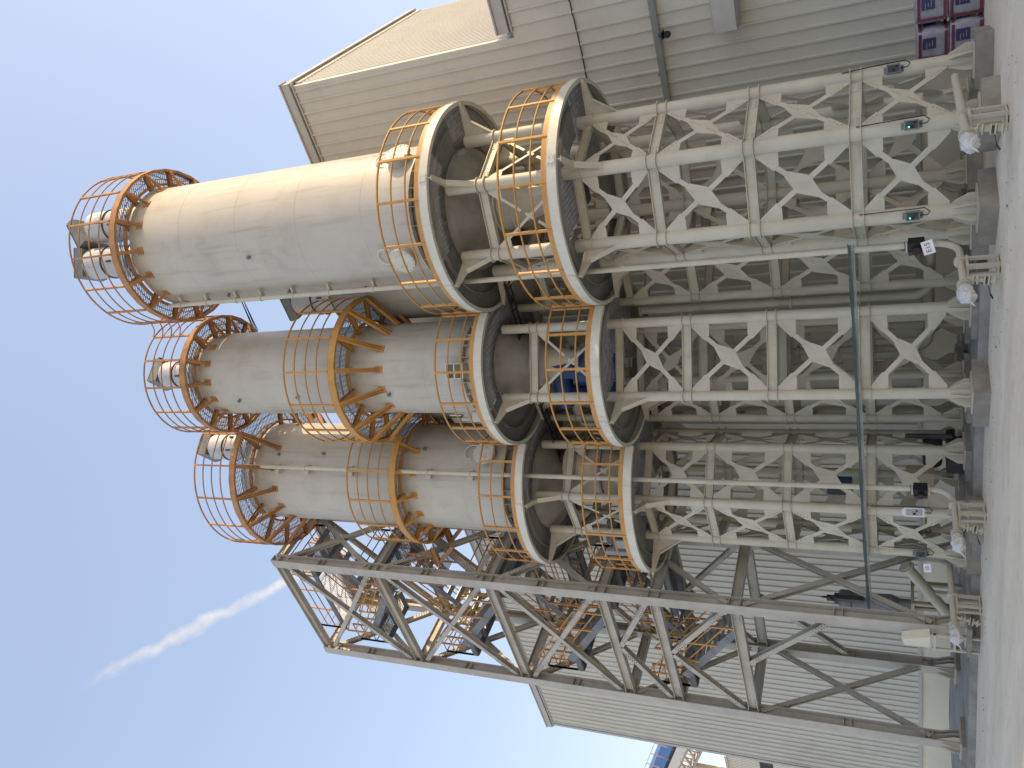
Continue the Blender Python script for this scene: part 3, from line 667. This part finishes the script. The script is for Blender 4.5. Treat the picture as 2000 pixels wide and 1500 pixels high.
tray('cable_ladder', 'black cable ladder slanting behind the legs between the silo platforms', [(-8.6, 16.4, 10.45), (-11.9, 16.4, 10.55), (-14.6, 16.4, 10.4), (-15.6, 16.2, 10.3)], .32, 'black', 'black', .25)

# ---------------------------------------------------------------- machines between the platforms
r_ = empty('mixer', (-11.45, 16.2, 9.2)); tag(r_, 'dark blue motor and gearbox between the two platforms of the slim silo', 'machine'); OO = (-11.45, 16.2, 9.2)
g = MB(OO); g.tube((-11.9, 16.0, 9.55), (-11.0, 16.2, 9.55), .26, 20); g.tube((-12.2, 15.95, 9.55), (-11.9, 16.0, 9.55), .20, 20); g.bx(-11.3, -10.9, 15.9, 16.5, 9.1, 9.9); g.obj('motor', 'blue', r_)
g = MB(OO); g.lathe((-11.3, 16.4, 0), [(.3, 8.0), (.5, 8.7), (.5, 9.15)], 24); g.bx(-11.9, -11.7, 15.7, 16.3, 8.1, 9.3); g.obj('housing', 'blue', r_)
r_ = empty('receiver_tank', (-15.0, 16.6, 8.2)); tag(r_, 'tan steel tank between the two platforms of the tower-side silo', 'tank')
g = MB((-15.0, 16.6, 8.2)); g.lathe((-14.9, 16.5, 0), [(.01, 10.25), (.85, 10.2), (.85, 9.1), (.35, 8.2), (.35, 8.0)], 32); g.obj('shell', 'tan', r_)
g = MB((-15.0, 16.6, 8.2)); g.annulus((-14.9, 16.5, 0), .85, .92, 9.08, 9.14, 32); g.obj('flange', 'grey', r_)
g = MB((-15.0, 16.6, 8.2)); g.annulus((-14.9, 16.5, 0), .35, .48, 8.35, 8.40, 24); g.obj('flange', 'grey', r_)
r_ = empty('rotary_valve', (-16.6, 15.6, 8)); tag(r_, 'grey and white valve machinery on lower platform of the tower-side silo', 'machine'); OO = (-16.6, 15.6, 8)
g = MB(OO); g.bx(-16.9, -16.1, 15.3, 15.9, 8.05, 8.5); g.tube((-16.9, 15.5, 9.0), (-16.0, 15.5, 9.0), .16, 16); g.bx(-16.4, -16.2, 15.35, 15.7, 8.5, 9.0); g.obj('body', 'grey', r_)
g = MB(OO); g.bx(-16.75, -16.45, 15.2, 15.27, 8.55, 8.95); g.tube((-16.6, 15.3, 9.25), (-16.2, 15.3, 9.25), .06, 12); g.bx(-17.1, -16.95, 15.25, 15.4, 8.2, 9.3); g.obj('panel', 'machine_white', r_)
r_ = empty('actuator', (-7, 16.5, 8.2)); tag(r_, 'dark slide gate with black actuator below the cone of the tallest silo', 'machine'); OO = (-7, 16.5, 8.2)
g = MB(OO); g.bx(-7.5, -6.2, 16.3, 17.5, 8.60, 8.75); g.tube((-7.5, 16.7, 8.68), (-8.0, 16.6, 8.68), .07, 12); g.bx(-7.1, -6.5, 16.5, 17.3, 8.1, 8.55); g.obj('gate', 'dark', r_)
g = MB(OO); g.bx(-6.4, -6.2, 16.2, 16.3, 8.3, 9.1); g.path([V(-6.5, 16.2, 9.4), V(-6.7, 16.0, 9.6), V(-7.1, 15.9, 9.5), V(-7.2, 16, 9.2)], .012, 6); g.obj('bracket', 'cream', r_)
# hanging ducts and pipes between the rear legs
for i, (x, y, z0, z1, lab) in enumerate(((-10.4, 17.6, .3, 7.6, 'pale vertical duct standing behind the slim silo legs'), (-12.1, 18.0, .3, 5.4, 'short pale duct with bend behind slim silo near the wall'))):
    r_ = empty('duct', (x, y, 0)); tag(r_, lab, 'duct'); g = MB((x, y, 0))
    g.path([V(x, y, z1), V(x, y, z0+1.0)]+[V(x+.35*(1-math.cos(t*PI/12)), y, z0+1-.35*math.sin(t*PI/12)-.1*0) for t in range(1, 7)]+[V(x+1.6, y, z0+.65)], .10, 14); g.obj('pipe', 'cream', r_)
    for z in (z1-.02, 2.4, 3.9): g = MB((x, y, 0)); g.tube(V(x, y, z-.02), V(x, y, z+.02), .15, 16); g.obj('flange', 'cream', r_)

# ---------------------------------------------------------------- lattice tower with stairs
TX0, TX1, TY0, TY1 = -17.794, -22.528, 14.434, 16.783; TZ = [21.34, 17.26, 13.07, 9.44, 7.885, 5.664]; ZB0 = .22
OT = (-20.2, 15.6, 0); tw = empty('lattice_tower', OT); tag(tw, 'tall grey steel lattice stair tower with cross bracing and orange handrails', 'tower')
for (x, y) in ((TX0, TY0), (TX1, TY0), (TX1, TY1), (TX0, TY1)):
    g = MB(OT); g.ibeam((x, y, .3), (x, y, TZ[0]+.1), .34, .32, (0, 1, 0), .022)
    for z in TZ:
        for k in (-.15, .15): g.box((x, y, z+k), .30, .28, .014)
    for z in (19.3, 15.2, 11.2, 3.0, .95): g.box((x, y, z), .30, .28, .014); g.box((x, y, z+.2), .30, .28, .014)
    co = g.obj('column', 'tower', tw)
    g = MB(OT); g.box((x, y, .30), .7, .6, .04)
    for s in (-1, 1):
        for q in (-.12, 0, .12): g.plate([(x+s*.17, y+q, .32), (x+s*.36, y+q, .32), (x+s*.36, y+q, .45), (x+s*.17, y+q, .85)], (0, 1, 0), .016)
        g.plate([(x+s*.1, y-.15, .32), (x+s*.1, y-.30, .32), (x+s*.1, y-.30, .42), (x+s*.1, y-.15, .8)], (1, 0, 0), .016)
    g.obj('base_plate', 'tower', co)
    g = MB(OT); g.bx(x-.5, x+.5, y-.45, y+.45, .18, .28); g.obj('footing', 'concrete', co)
def bolted(g, a, b, w, h, up, n=5):
    a, b = Vector(a), Vector(b); g.ibeam(a, b, w, h, up, .014)
    d = (b-a).normalized(); sd_ = d.cross(Vector(up)).normalized(); u2 = sd_.cross(d)
    for e, s in ((a, 1), (b, -1)):
        q = e+d*s*.55; g.beam(q-d*.28, q+d*.28, w*.8, .012, u2); 
        for i in range(n):
            for k in (-1, 1):
                p = e+d*s*(.33+.1*i)+sd_*k*w*.28
                for z in (-1, 1): g.tube(p+u2*z*h/2, p+u2*z*(h/2+.035), .016, 5)
faces = [((TX0, TY0), (TX1, TY0), (0, 1, 0)), ((TX1, TY0), (TX1, TY1), (1, 0, 0)), ((TX1, TY1), (TX0, TY1), (0, 1, 0)), ((TX0, TY1), (TX0, TY0), (1, 0, 0))]
for fi, (A, B, nr) in enumerate(faces):
    for li, z in enumerate(TZ):
        g = MB(OT); a, b = V(*A, z), V(*B, z); d = (b-a).normalized(); g.ibeam(a+d*.16, b-d*.16, .20, .28, t=.016)
        if li >= 3 or True:
            for e, s in ((a, 1), (b, -1)):
                for i in range(4):
                    for k in (-1, 1): p = e+d*s*(.3+.09*i)+V(0, 0, .06*k); q = Vector(nr)*(-.008); g.tube(p+q, p+q*3.5, .016, 6); g.tube(p-q, p-q*3.5, .016, 6)
        g.obj('beam', 'tower', tw)
    bays = [(TZ[0], TZ[1]), (TZ[1], TZ[2]), (TZ[2], TZ[3])]
    a2, b2 = V(*A, 0), V(*B, 0)
    for (zt, zb) in bays:
        off = Vector(nr)*.0
        for s, (p, q) in enumerate(((a2+V(0, 0, zt-.2), b2+V(0, 0, zb+.2)), (b2+V(0, 0, zt-.2), a2+V(0, 0, zb+.2)))):
            dd = (q-p).normalized(); g = MB(OT); bolted(g, p+dd*.2+Vector(nr)*.02*s, q-dd*.2+Vector(nr)*.02*s, .15, .16, nr, 6); g.obj('cross_brace', 'tower', tw)
    mid = (a2+b2)/2
    if fi in (0, 2):
        for (zt, zb) in ((TZ[3], TZ[4]), (TZ[4], TZ[5]), (TZ[5], 2.9)):
            for e in (a2, b2):
                if zb == 2.9 and e is b2: continue
                p, q = mid+V(0, 0, zt-.12), e+V(0, 0, zb+.15); dd = (q-p).normalized(); g = MB(OT); bolted(g, p, q-dd*.18, .15, .16, nr, 5); g.obj('knee_brace', 'tower', tw)
    else:
        for (p, q) in ((a2+V(0, 0, TZ[5]-.2), b2+V(0, 0, 1.0)), (b2+V(0, 0, TZ[5]-.2), a2+V(0, 0, 1.0))):
            g = MB(OT); bolted(g, p, q+Vector(nr)*.03, .14, .14, nr, 6); g.obj('cross_brace', 'tower', tw)
        for (zt, zb) in ((TZ[3], TZ[5]),):
            g = MB(OT); bolted(g, a2+V(0, 0, zt-.2), b2+V(0, 0, zb+.2), .13, .13, nr, 4); g.obj('cross_brace', 'tower', tw)
# stairs: one flight per bay, alternating direction, with landings and orange handrails
def handrail(g, pts, h=1.05):
    pts = [Vector(p) for p in pts]
    for k in range(3): g.path([p+V(0, 0, h*(k+1)/3) for p in pts], .022, 6)
    for a, b in zip(pts[:-1], pts[1:]):
        n = max(1, int((b-a).length/.85))
        for i in range(n+1): p = a+(b-a)*i/n; g.beam(p, p+V(0, 0, h), .05, .05)
landz = [5.664, 9.44, 13.07, 17.26, 20.5]
half = []
for a, b in zip(landz[:-1], landz[1:]): half += [(a, (a+b)/2), ((a+b)/2, b)]
for i, (za, zb) in enumerate(half):
    ya = 14.95 if i % 2 == 0 else 16.15; xs, xe = (-18.9, -21.4) if i % 2 == 0 else (-21.4, -18.9)
    st = empty('stair_flight'); st.parent = tw
    g = MB(OT)
    for dy in (-.42, .42): g.beam((xs, ya+dy, za+.03), (xe, ya+dy, zb+.03), .03, .24)
    g.obj('stringer', 'grey', st)
    g = MB(OT); n = max(6, int((zb-za)/.22))
    for k in range(n): t = (k+.5)/n; g.box((xs+(xe-xs)*t, ya, za+(zb-za)*t+.05), .26, .80, .03)
    g.obj('treads', 'galv', st)
    g = MB(OT)
    for dy in (-.44, .44): handrail(g, [(xs, ya+dy, za+.1), (xe, ya+dy, zb+.1)])
    g.obj('handrail', 'orange', st)
    # landing
    lx = xe; ld = empty('landing'); ld.parent = tw; x0_, x1_ = (lx, lx-.85) if xe < xs else (lx, lx+.85)
    g = MB(OT); 
    for y0_, y1_ in ((14.80, 16.45),):
        k = min(x0_, x1_)
        while k < max(x0_, x1_): g.bx(k, k+.008, y0_, y1_, zb+.02, zb+.05); k += .06
        k = y0_
        while k < y1_: g.bx(min(x0_, x1_), max(x0_, x1_), k, k+.008, zb+.022, zb+.045); k += .12
    g.obj('grating', 'galv', ld)
    g = MB(OT); 
    for y_ in (14.80, 15.6, 16.45): g.beam((x0_, y_, zb-.08), (x1_, y_, zb-.08), .08, .18)
    g.beam((x1_, 14.8, zb-.08), (x1_, 16.45, zb-.08), .03, .22); g.beam((x0_, 14.8, zb-.08), (x0_, 16.45, zb-.08), .03, .2); g.obj('frame', 'grey', ld)
    g = MB(OT); handrail(g, [(x0_, 14.8, zb+.05), (x1_, 14.8, zb+.05), (x1_, 16.45, zb+.05), (x0_, 16.45, zb+.05)]); g.obj('handrail', 'orange' if zb < 17 else 'rust', ld)
ld = empty('landing'); ld.parent = tw
g = MB(OT); k = -22.3
while k < -19.2: g.bx(k, k+.008, 15.2, 16.6, 21.0, 21.03); k += .06
g.obj('grating', 'galv', ld)
for y_ in (15.15, 16.6): g = MB(OT); g.bx(-22.35, -19.2, y_, y_+.05, 20.85, 21.04); g.obj('edge_beam', 'grey', ld)
g = MB(OT); handrail(g, [(-19.2, 15.2, 21.05), (-22.3, 15.2, 21.05), (-22.3, 16.6, 21.05), (-19.2, 16.6, 21.05)], 1.1); g.obj('handrail', 'rust', ld)
# footbridge tower - mid gallery
fb = empty('footbridge', (-17.5, 15.4, 15.2)); tag(fb, 'orange footbridge linking a silo gallery to the lattice tower', 'footbridge'); OF = (-17.5, 15.4, 15.2)
for y in (15.0, 16.0):
    g = MB(OF); g.ibeam((-17.2, y, 15.1), (-18.0, y, 15.1), .12, .2); g.beam((-17.0, y, 14.3), (-17.75, y, 15.0), .1, .12); g.obj('frame', 'rust', fb)
g = MB(OF); 
for k in range(20): g.bx(-18.6+.07*k, -18.592+.07*k, 15.0, 16.0, 15.205, 15.235)
g.obj('grating', 'galv', fb)
for y_ in (15.0, 16.0): g = MB(OF); handrail(g, [(-17.5, y_, 15.2), (-18.9, y_, 15.2)]); g.obj('handrail', 'rust', fb)
fb = empty('footbridge', (-17.9, 16, 7.9)); tag(fb, 'low footbridge from lower platform to the lattice tower', 'footbridge'); OF = (-17.9, 16, 7.9)
g = MB(OF)
for y in (15.6, 16.5): g.ibeam((-17.6, y, 7.85), (-20, y, 7.85), .12, .2)
for k in range(30): g.bx(-17.6-.08*k, -17.592-.08*k, 15.6, 16.5, 7.955, 7.985)
g.obj('frame', 'grey', fb); 
for y_ in (15.6, 16.5): g = MB(OF); handrail(g, [(-17.75, y_, 7.98), (-20, y_, 7.98)]); g.obj('handrail', 'orange', fb)
fb = empty('footbridge', (-17.9, 16, 11)); tag(fb, 'upper footbridge from silo base platform to the lattice tower', 'footbridge'); OF = (-17.9, 16, 11)
g = MB(OF)
for y in (15.6, 16.5): g.ibeam((-17.6, y, 10.88), (-20, y, 10.88), .12, .2)
for k in range(30): g.bx(-17.6-.08*k, -17.592-.08*k, 15.6, 16.5, 10.985, 11.015)
g.obj('frame', 'grey', fb); 
for y_ in (15.6, 16.5): g = MB(OF); handrail(g, [(-17.75, y_, 11.01), (-20, y_, 11.01)]); g.obj('handrail', 'orange', fb)

# ---------------------------------------------------------------- ground level machines near the tower
r_ = empty('pump_motor', (-19.6, 16.5, 0)); tag(r_, 'dark grey upright cylinder motor standing on a steel frame inside the lattice tower', 'machine'); OO = (-19.6, 16.5, 0)
g = MB(OO); g.lathe((-19.6, 16.5, 0), [(.01, 3.25), (.24, 3.25), (.27, 3.2), (.27, 2.95), (.22, 2.9), (.25, 1.9), (.16, 1.7), (.16, 1.4)], 28); g.obj('cylinder', 'grey', r_)
g = MB(OO); g.lathe((-19.6, 16.5, 0), [(.01, 3.6), (.09, 3.58), (.09, 3.4), (.16, 3.38), (.16, 3.25)], 20); g.bx(-19.42, -19.3, 16.25, 16.4, 2.6, 3.3); g.obj('head', 'dark', r_)
g = MB(OO); g.path([V(-19.6, 16.5, 3.6), V(-19.35, 16.3, 3.7), V(-19.3, 16.3, 3.5), V(-19.45, 16.3, 3.4)], .02, 6); g.obj('cable', 'black', r_)
g = MB(OO)
for dx in (-.5, .5):
    for dy in (-.35, .35): g.bx(-19.6+dx-.05, -19.6+dx+.05, 16.5+dy-.05, 16.5+dy+.05, .18, 1.35)
g.bx(-20.2, -19.0, 16.05, 16.95, 1.345, 1.42); g.bx(-20.1, -19.1, 16.10, 16.17, .7, .78); g.obj('frame', 'tan', r_)
r_ = empty('inclined_pipe', (-18.5, 15.9, 0)); tag(r_, 'thick pale pipe sloping down towards the tower foot beside the S5 sign', 'pipe')
g = MB((-18.5, 15.9, 0)); g.tube((-17.6, 16.1, 1.55), (-19.3, 15.9, .45), .14, 18); g.obj('tube', 'cream', r_)
g = MB((-18.5, 15.9, 0)); d = (V(-19.3, 15.9, .45)-V(-17.6, 16.1, 1.55)).normalized(); flange(g, (-17.65, 16.095, 1.52), d, .2, .04); g.obj('flange', 'cream', r_); g = MB((-18.5, 15.9, 0)); flange(g, (-19.25, 15.905, .48), d, .2, .04); g.obj('flange', 'cream', r_)
g = MB((-18.5, 15.9, 0)); g.bx(-18.5, -18.4, 15.95, 16.05, .18, .9); g.obj('support', 'cream', r_)
r_ = empty('discharge_chute', (-18.3, 14.6, 0)); tag(r_, 'small cream sheet chute on a stand at the tower foot', 'chute'); OO = (-18.3, 14.6, 0)
g = MB(OO); g.plate([(-17.75, 14.2, 1.05), (-18.15, 14.2, 1.05), (-18.15, 14.2, 1.6), (-17.95, 14.2, 1.66)], (0, 1, 0), .35); g.obj('hood', 'base', r_)
g = MB(OO); g.bx(-18.25, -18.19, 14.05, 14.1, .0, 1.0); g.bx(-17.75, -17.69, 14.05, 14.1, .0, 1.0); g.bx(-18.25, -17.69, 14.02, 14.10, .92, .98); g.bx(-18.19, -17.75, 14.05, 14.1, .5, .55); g.obj('stand', 'cream', r_)
# ground level valve group under the tower-side silo
r_ = empty('blower', (-14.6, 17.4, 0)); tag(r_, 'dark blower unit with tan guard under the tower-side silo', 'machine'); OO = (-14.6, 17.4, 0)
g = MB(OO); g.tube((-15.0, 17.2, .9), (-14.3, 17.2, .9), .22, 18); g.bx(-15.1, -14.2, 16.9, 17.5, .2, .6); g.tube((-14.0, 17.0, .5), (-14.0, 17.0, 1.5), .06, 10); g.obj('motor', 'dark', r_)
g = MB(OO); g.bx(-15.3, -14.5, 16.2, 16.5, .9, 1.5); g.obj('guard', 'tan', r_)
g = MB(OO); g.tube((-13.4, 17.3, .35), (-15.6, 17.3, .35), .07, 12); g.obj('manifold', 'cream', r_)
r_ = empty('control_panel', (-15.3, 16.2, 0)); tag(r_, 'dark blue panel hanging behind the legs above the tan guard', 'panel'); 
g = MB((-15.3, 16.2, 0)); g.bx(-15.2, -14.7, 16.1, 16.25, 2.7, 3.3); g.obj('enclosure', 'blue', r_)
g = MB((-15.3, 16.2, 0)); g.bx(-15.16, -14.74, 16.07, 16.095, 2.74, 3.26); g.obj('door', 'dark', r_)

# ---------------------------------------------------------------- sacks by the wall
def sack(x, y, z, w, d, h, rot, label):
    root = empty('bulk_sack', (x, y, z)); root.rotation_euler = (0, 0, rot); tag(root, label, 'sack', 'printed sacks stacked by the wall')
    n = 10; bm = bmesh.new(); bmesh.ops.create_cube(bm, size=1); bmesh.ops.subdivide_edges(bm, edges=bm.edges, cuts=6, use_grid_fill=True)
    for v in bm.verts:
        p = v.co.copy(); bulge = 1+.10*math.cos(p.z*PI)*1.0
        q = V(p.x*w*bulge, p.y*d*bulge, (p.z+.5)*h)
        l = max(abs(p.x), abs(p.y))*2; q.z += .03*(1-l) if p.z > .49 else 0
        cf = (abs(p.x)*2)**6*(abs(p.y)*2)**6; q.x *= 1-.12*cf; q.y *= 1-.12*cf
        q += Vector((noise.noise(q*6+V(x*7, y, z)), noise.noise(q*6+V(9, z, x)), noise.noise(q*5)*.5))*.022; v.co = q
    me = bpy.data.meshes.new('bag'); bm.to_mesh(me); bm.free(); me.polygons.foreach_set('use_smooth', [True]*len(me.polygons)); me.materials.append(M['sack'])
    o = bpy.data.objects.new('bag', me); C.objects.link(o); o.parent = root
    g = MB()
    for zz in (.05, h-.05):                          # red printed bands
        g.box((0, -d*.535, zz), w*.86, .02, .055); g.box((w*.535, 0, zz), .02, d*.86, .055)
    g.box((-w*.40, -d*.545, h/2), .05, .02, h*.75); g.obj('red_band', 'red', root)
    g = MB(); g.box((.1*w, -d*.56, h*.62), w*.36, .02, h*.42); g.obj('label_patch', 'navy', root); g = MB(); g.box((w*.56, .05, h*.6), .02, d*.4, h*.4); g.obj('label_patch', 'navy', root)
    g = MB()
    for k in range(3): g.box((.1*w-.02*k, -d*.56-.0125, h*(.52+.09*k)), w*.20-.05*(k % 2), .004, .010)
    g.obj('print_lines', 'sack', root)
sack(-5.30, 19.0, .0, .60, .58, .58, .1, 'bottom sack nearest the silo legs with white film and red bands')
sack(-4.62, 19.15, .0, .60, .58, .60, -.05, 'bottom sack farther from the silo legs at the picture edge')
sack(-5.33, 19.02, .60, .58, .56, .56, -.04, 'top sack of the pile on the side nearest the silo legs')
sack(-4.66, 19.15, .62, .58, .56, .56, .12, 'top sack of the pile at the very picture edge')

# ---------------------------------------------------------------- far background beyond the warehouse end
r_ = empty('conveyor_gallery', (-84, 45, 0)); tag(r_, 'inclined conveyor gallery with blue roof and cream sides beyond the warehouse', 'conveyor'); OO = (-84, 45, 0)
d = V(-5.43, 0, 2.08).normalized(); up = V(-d.z, 0, d.x)*-1; T0 = V(-78.4, 45, 24.58)    # top edge of the gallery
def gp(t, k, y=0): return T0+d*t-up*k+V(0, y, 0)
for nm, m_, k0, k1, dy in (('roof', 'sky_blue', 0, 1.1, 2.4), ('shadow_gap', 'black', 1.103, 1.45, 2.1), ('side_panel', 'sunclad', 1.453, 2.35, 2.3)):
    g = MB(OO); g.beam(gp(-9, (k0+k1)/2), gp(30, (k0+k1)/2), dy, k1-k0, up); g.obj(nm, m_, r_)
g = MB(OO)
for y in (-1.1, 1.1):
    for k_ in (2.5, 3.75): g.beam(gp(-9, k_, y), gp(30, k_, y), .18, .2, up)
    for k in range(24): g.beam(gp(-9+k*1.6, 2.5, y), gp(-9+(k+1)*1.6, 3.75, y), .1, .1); g.beam(gp(-9+k*1.6, 2.5, y), gp(-9+k*1.6, 3.75, y), .1, .1)
for k in range(24): g.beam(gp(-9+k*1.6, 3.7, -1.1), gp(-9+k*1.6, 3.7, 1.1), .1, .1)
g.obj('truss', 'tan', r_)
g = MB(OO)
for k_ in (-.25, -.75): g.path([gp(-9, k_, -1.6), gp(30, k_, -1.6)], .03, 5)
for k in range(18): g.beam(gp(-9+k*2.2, 1.2, -1.6), gp(-9+k*2.2, -.75, -1.6), .06, .06)
g.obj('railing', 'rust', r_)
for (t, z) in ((0, 19), (18, 27)):
    for y in (-1, 1): p = gp(t, 3.8, y); g = MB(OO); g.beam(V(p.x, p.y, 0), p, .4, .4); g.obj('trestle', 'tan', r_)
r_ = empty('mill_building', (-92, 60, 0)); tag(r_, 'sunlit cream mill building with a black opening beyond the warehouse end', 'building'); OO = (-92, 60, 0)
g = MB(OO); g.bx(-128, -104.9, 60, 80, 0, 23.3); g.obj('wall', 'sunclad', r_)
g = MB(OO); g.bx(-128.3, -104.6, 59.7, 80.3, 23.303, 23.6)
for k in range(58): g.bx(-128+k*.4, -127.96+k*.4, 59.96, 59.995, 0, 23.2)
g.obj('trim', 'trim', r_)
g = MB(OO); g.bx(-124, -105, 59.9, 59.95, 17.4, 19.1); g.bx(-104.895, -104.85, 61, 76, 17.4, 19.1); g.obj('opening', 'black', r_)
g = MB(OO); g.bx(-104.895, -104.8, 60.0, 79.9, 16.9, 17.0); g.bx(-104.895, -104.8, 60.0, 79.9, 15.2, 15.3); g.obj('ledge', 'rust', r_)
# hanging cables between the roofs
r_ = empty('roof_cables', (-9.7, 18.5, 21.5)); tag(r_, 'bundle of dark cables strung between tallest silo and slim silo near the top', 'cable')
g = MB((-9.7, 18.5, 21.5))
for k in range(4): g.path([V(-8.3, 18.0+.05*k, 20.6+.12*k), V(-9.6, 18.4+.05*k, 21.2+.1*k-.05*(k % 2)), V(-10.9, 18.6, 21.45+.06*k), V(-11.1, 17.8, 21.6)], .016, 5)
g.obj('strand', 'black', r_)
for zz, aa in ((11.9, -60), (11.75, -135)):
    u = V(math.cos(R(aa)), math.sin(R(aa)), 0); w = V(-u.y, u.x, 0); p = V(S2[0][0], S2[0][1], zz)+u*1.42; g = MB(O2)
    g.box(p, .28, .38, .04, u, w); g.box(p+w*.19, .28, .02, .5, u, w); g.box(p-w*.19, .28, .02, .5, u, w); g.box(p+V(0, 0, -.24), .28, .36, .03, u, w); g.box(p+V(0, 0, .24), .28, .36, .03, u, w); g.obj('inspection_frame', 'fascia', s2)
# loose grit along the foot of the legs
g = MB(); rg = random.Random(3)
for i in range(260):
    x = rg.uniform(-24, -3); y = 14.9-abs(rg.gauss(0, 1.1))-(1.2 if x < -18 else 0); r = rg.uniform(.004, .015)*(1+(rg.random() < .05)*1.2); h = V(x, y, r*.4)
    vs = [h+V(math.cos(a)*r*rg.uniform(.7, 1.2), math.sin(a)*r*rg.uniform(.7, 1.2), 0) for a in (0, 1.3, 2.5, 3.8, 5)]
    g.add(vs+[h+V(0, 0, r*.7), h-V(0, 0, r*.4)], [(i_, (i_+1) % 5, 5) for i_ in range(5)]+[((i_+1) % 5, i_, 6) for i_ in range(5)])
o = g.obj('grit', 'slab'); tag(o, 'loose grit and crumbs scattered along the foot of the legs', 'grit', kind='stuff')

# ---------------------------------------------------------------- vapour trail, a real volume of thin cloud far away
def contrail():
    D = 1500; a = V(-.5736, .2729, .7723)*D+V(0, 0, 1.6); b = V(-.6092, .4705, .6383)*D+V(0, 0, 1.6); e = a+(b-a)*1.35
    c = (a+e)/2; d = (e-a).normalized(); Lh = (e-a).length/2; n = 20; m_ = 80; g = MB()
    for_r = lambda t: 8+13*min(1, t*3)
    vs = []
    for j in range(m_+1):
        t = j/m_; r = for_r(t)
        for i in range(n):
            an = TAU*i/n; vs.append(V(math.cos(an)*r, math.sin(an)*r, -Lh+2*Lh*t))
    g.add(vs, [(j*n+i, j*n+(i+1) % n, (j+1)*n+(i+1) % n, (j+1)*n+i) for j in range(m_) for i in range(n)]+[tuple(range(n))[::-1], tuple(range(m_*n, m_*n+n))], True)
    m = bpy.data.materials.new('thin_cloud'); m.use_nodes = True; N = m.node_tree.nodes; L = m.node_tree.links; N.remove(N['Principled BSDF'])
    v = N.new('ShaderNodeVolumePrincipled'); v.inputs['Color'].default_value = (.93, .97, 1, 1); v.inputs['Anisotropy'].default_value = .0
    scn.cycles.volume_bounces = 6
    tc = N.new('ShaderNodeTexCoord')
    def nz(sc, det, out='Fac'):
        x = N.new('ShaderNodeTexNoise'); x.inputs['Scale'].default_value = sc; x.inputs['Detail'].default_value = det; L.new(tc.outputs['Object'], x.inputs['Vector']); return x.outputs[out]
    def M_(op, x, y=None):
        q = N.new('ShaderNodeMath'); q.operation = op
        for k, v_ in ((0, x), (1, y)):
            if v_ is None: continue
            if isinstance(v_, (int, float)): q.inputs[k].default_value = v_
            else: L.new(v_, q.inputs[k])
        return q.outputs[0]
    # wander of the trail's core, then a soft falloff away from it
    sub = N.new('ShaderNodeVectorMath'); sub.operation = 'SUBTRACT'; sub.inputs[1].default_value = (.5, .5, .5); L.new(nz(.022, 3, 'Color'), sub.inputs[0])
    sc = N.new('ShaderNodeVectorMath'); sc.operation = 'MULTIPLY'; sc.inputs[1].default_value = (26, 26, 0); L.new(sub.outputs[0], sc.inputs[0])
    ad = N.new('ShaderNodeVectorMath'); ad.operation = 'ADD'; L.new(tc.outputs['Object'], ad.inputs[0]); L.new(sc.outputs[0], ad.inputs[1])
    fl = N.new('ShaderNodeVectorMath'); fl.operation = 'MULTIPLY'; fl.inputs[1].default_value = (1, 1, 0); L.new(ad.outputs[0], fl.inputs[0])
    ln = N.new('ShaderNodeVectorMath'); ln.operation = 'LENGTH'; L.new(fl.outputs[0], ln.inputs[0])
    core = M_('MAXIMUM', M_('SUBTRACT', 1.0, M_('DIVIDE', ln.outputs['Value'], 13.0)), 0.0)
    sx = N.new('ShaderNodeSeparateXYZ'); L.new(tc.outputs['Object'], sx.inputs[0])
    fade = N.new('ShaderNodeMapRange'); fade.interpolation_type = 'SMOOTHSTEP'; fade.inputs['From Min'].default_value = -Lh; fade.inputs['From Max'].default_value = -Lh*.35; L.new(sx.outputs[2], fade.inputs['Value'])
    dn = M_('MULTIPLY', M_('MULTIPLY', M_('POWER', core, 1.3), M_('POWER', nz(.06, 5), 1.6)), M_('MULTIPLY', fade.outputs[0], .20))
    L.new(dn, v.inputs['Density']); L.new(v.outputs[0], N['Material Output'].inputs['Volume'])
    o = g.obj('vapour_trail', m); o.location = c; o.rotation_euler = d.to_track_quat('Z', 'Y').to_euler()
    tag(o, 'thin white vapour trail slanting across the pale blue sky', 'cloud')
contrail()
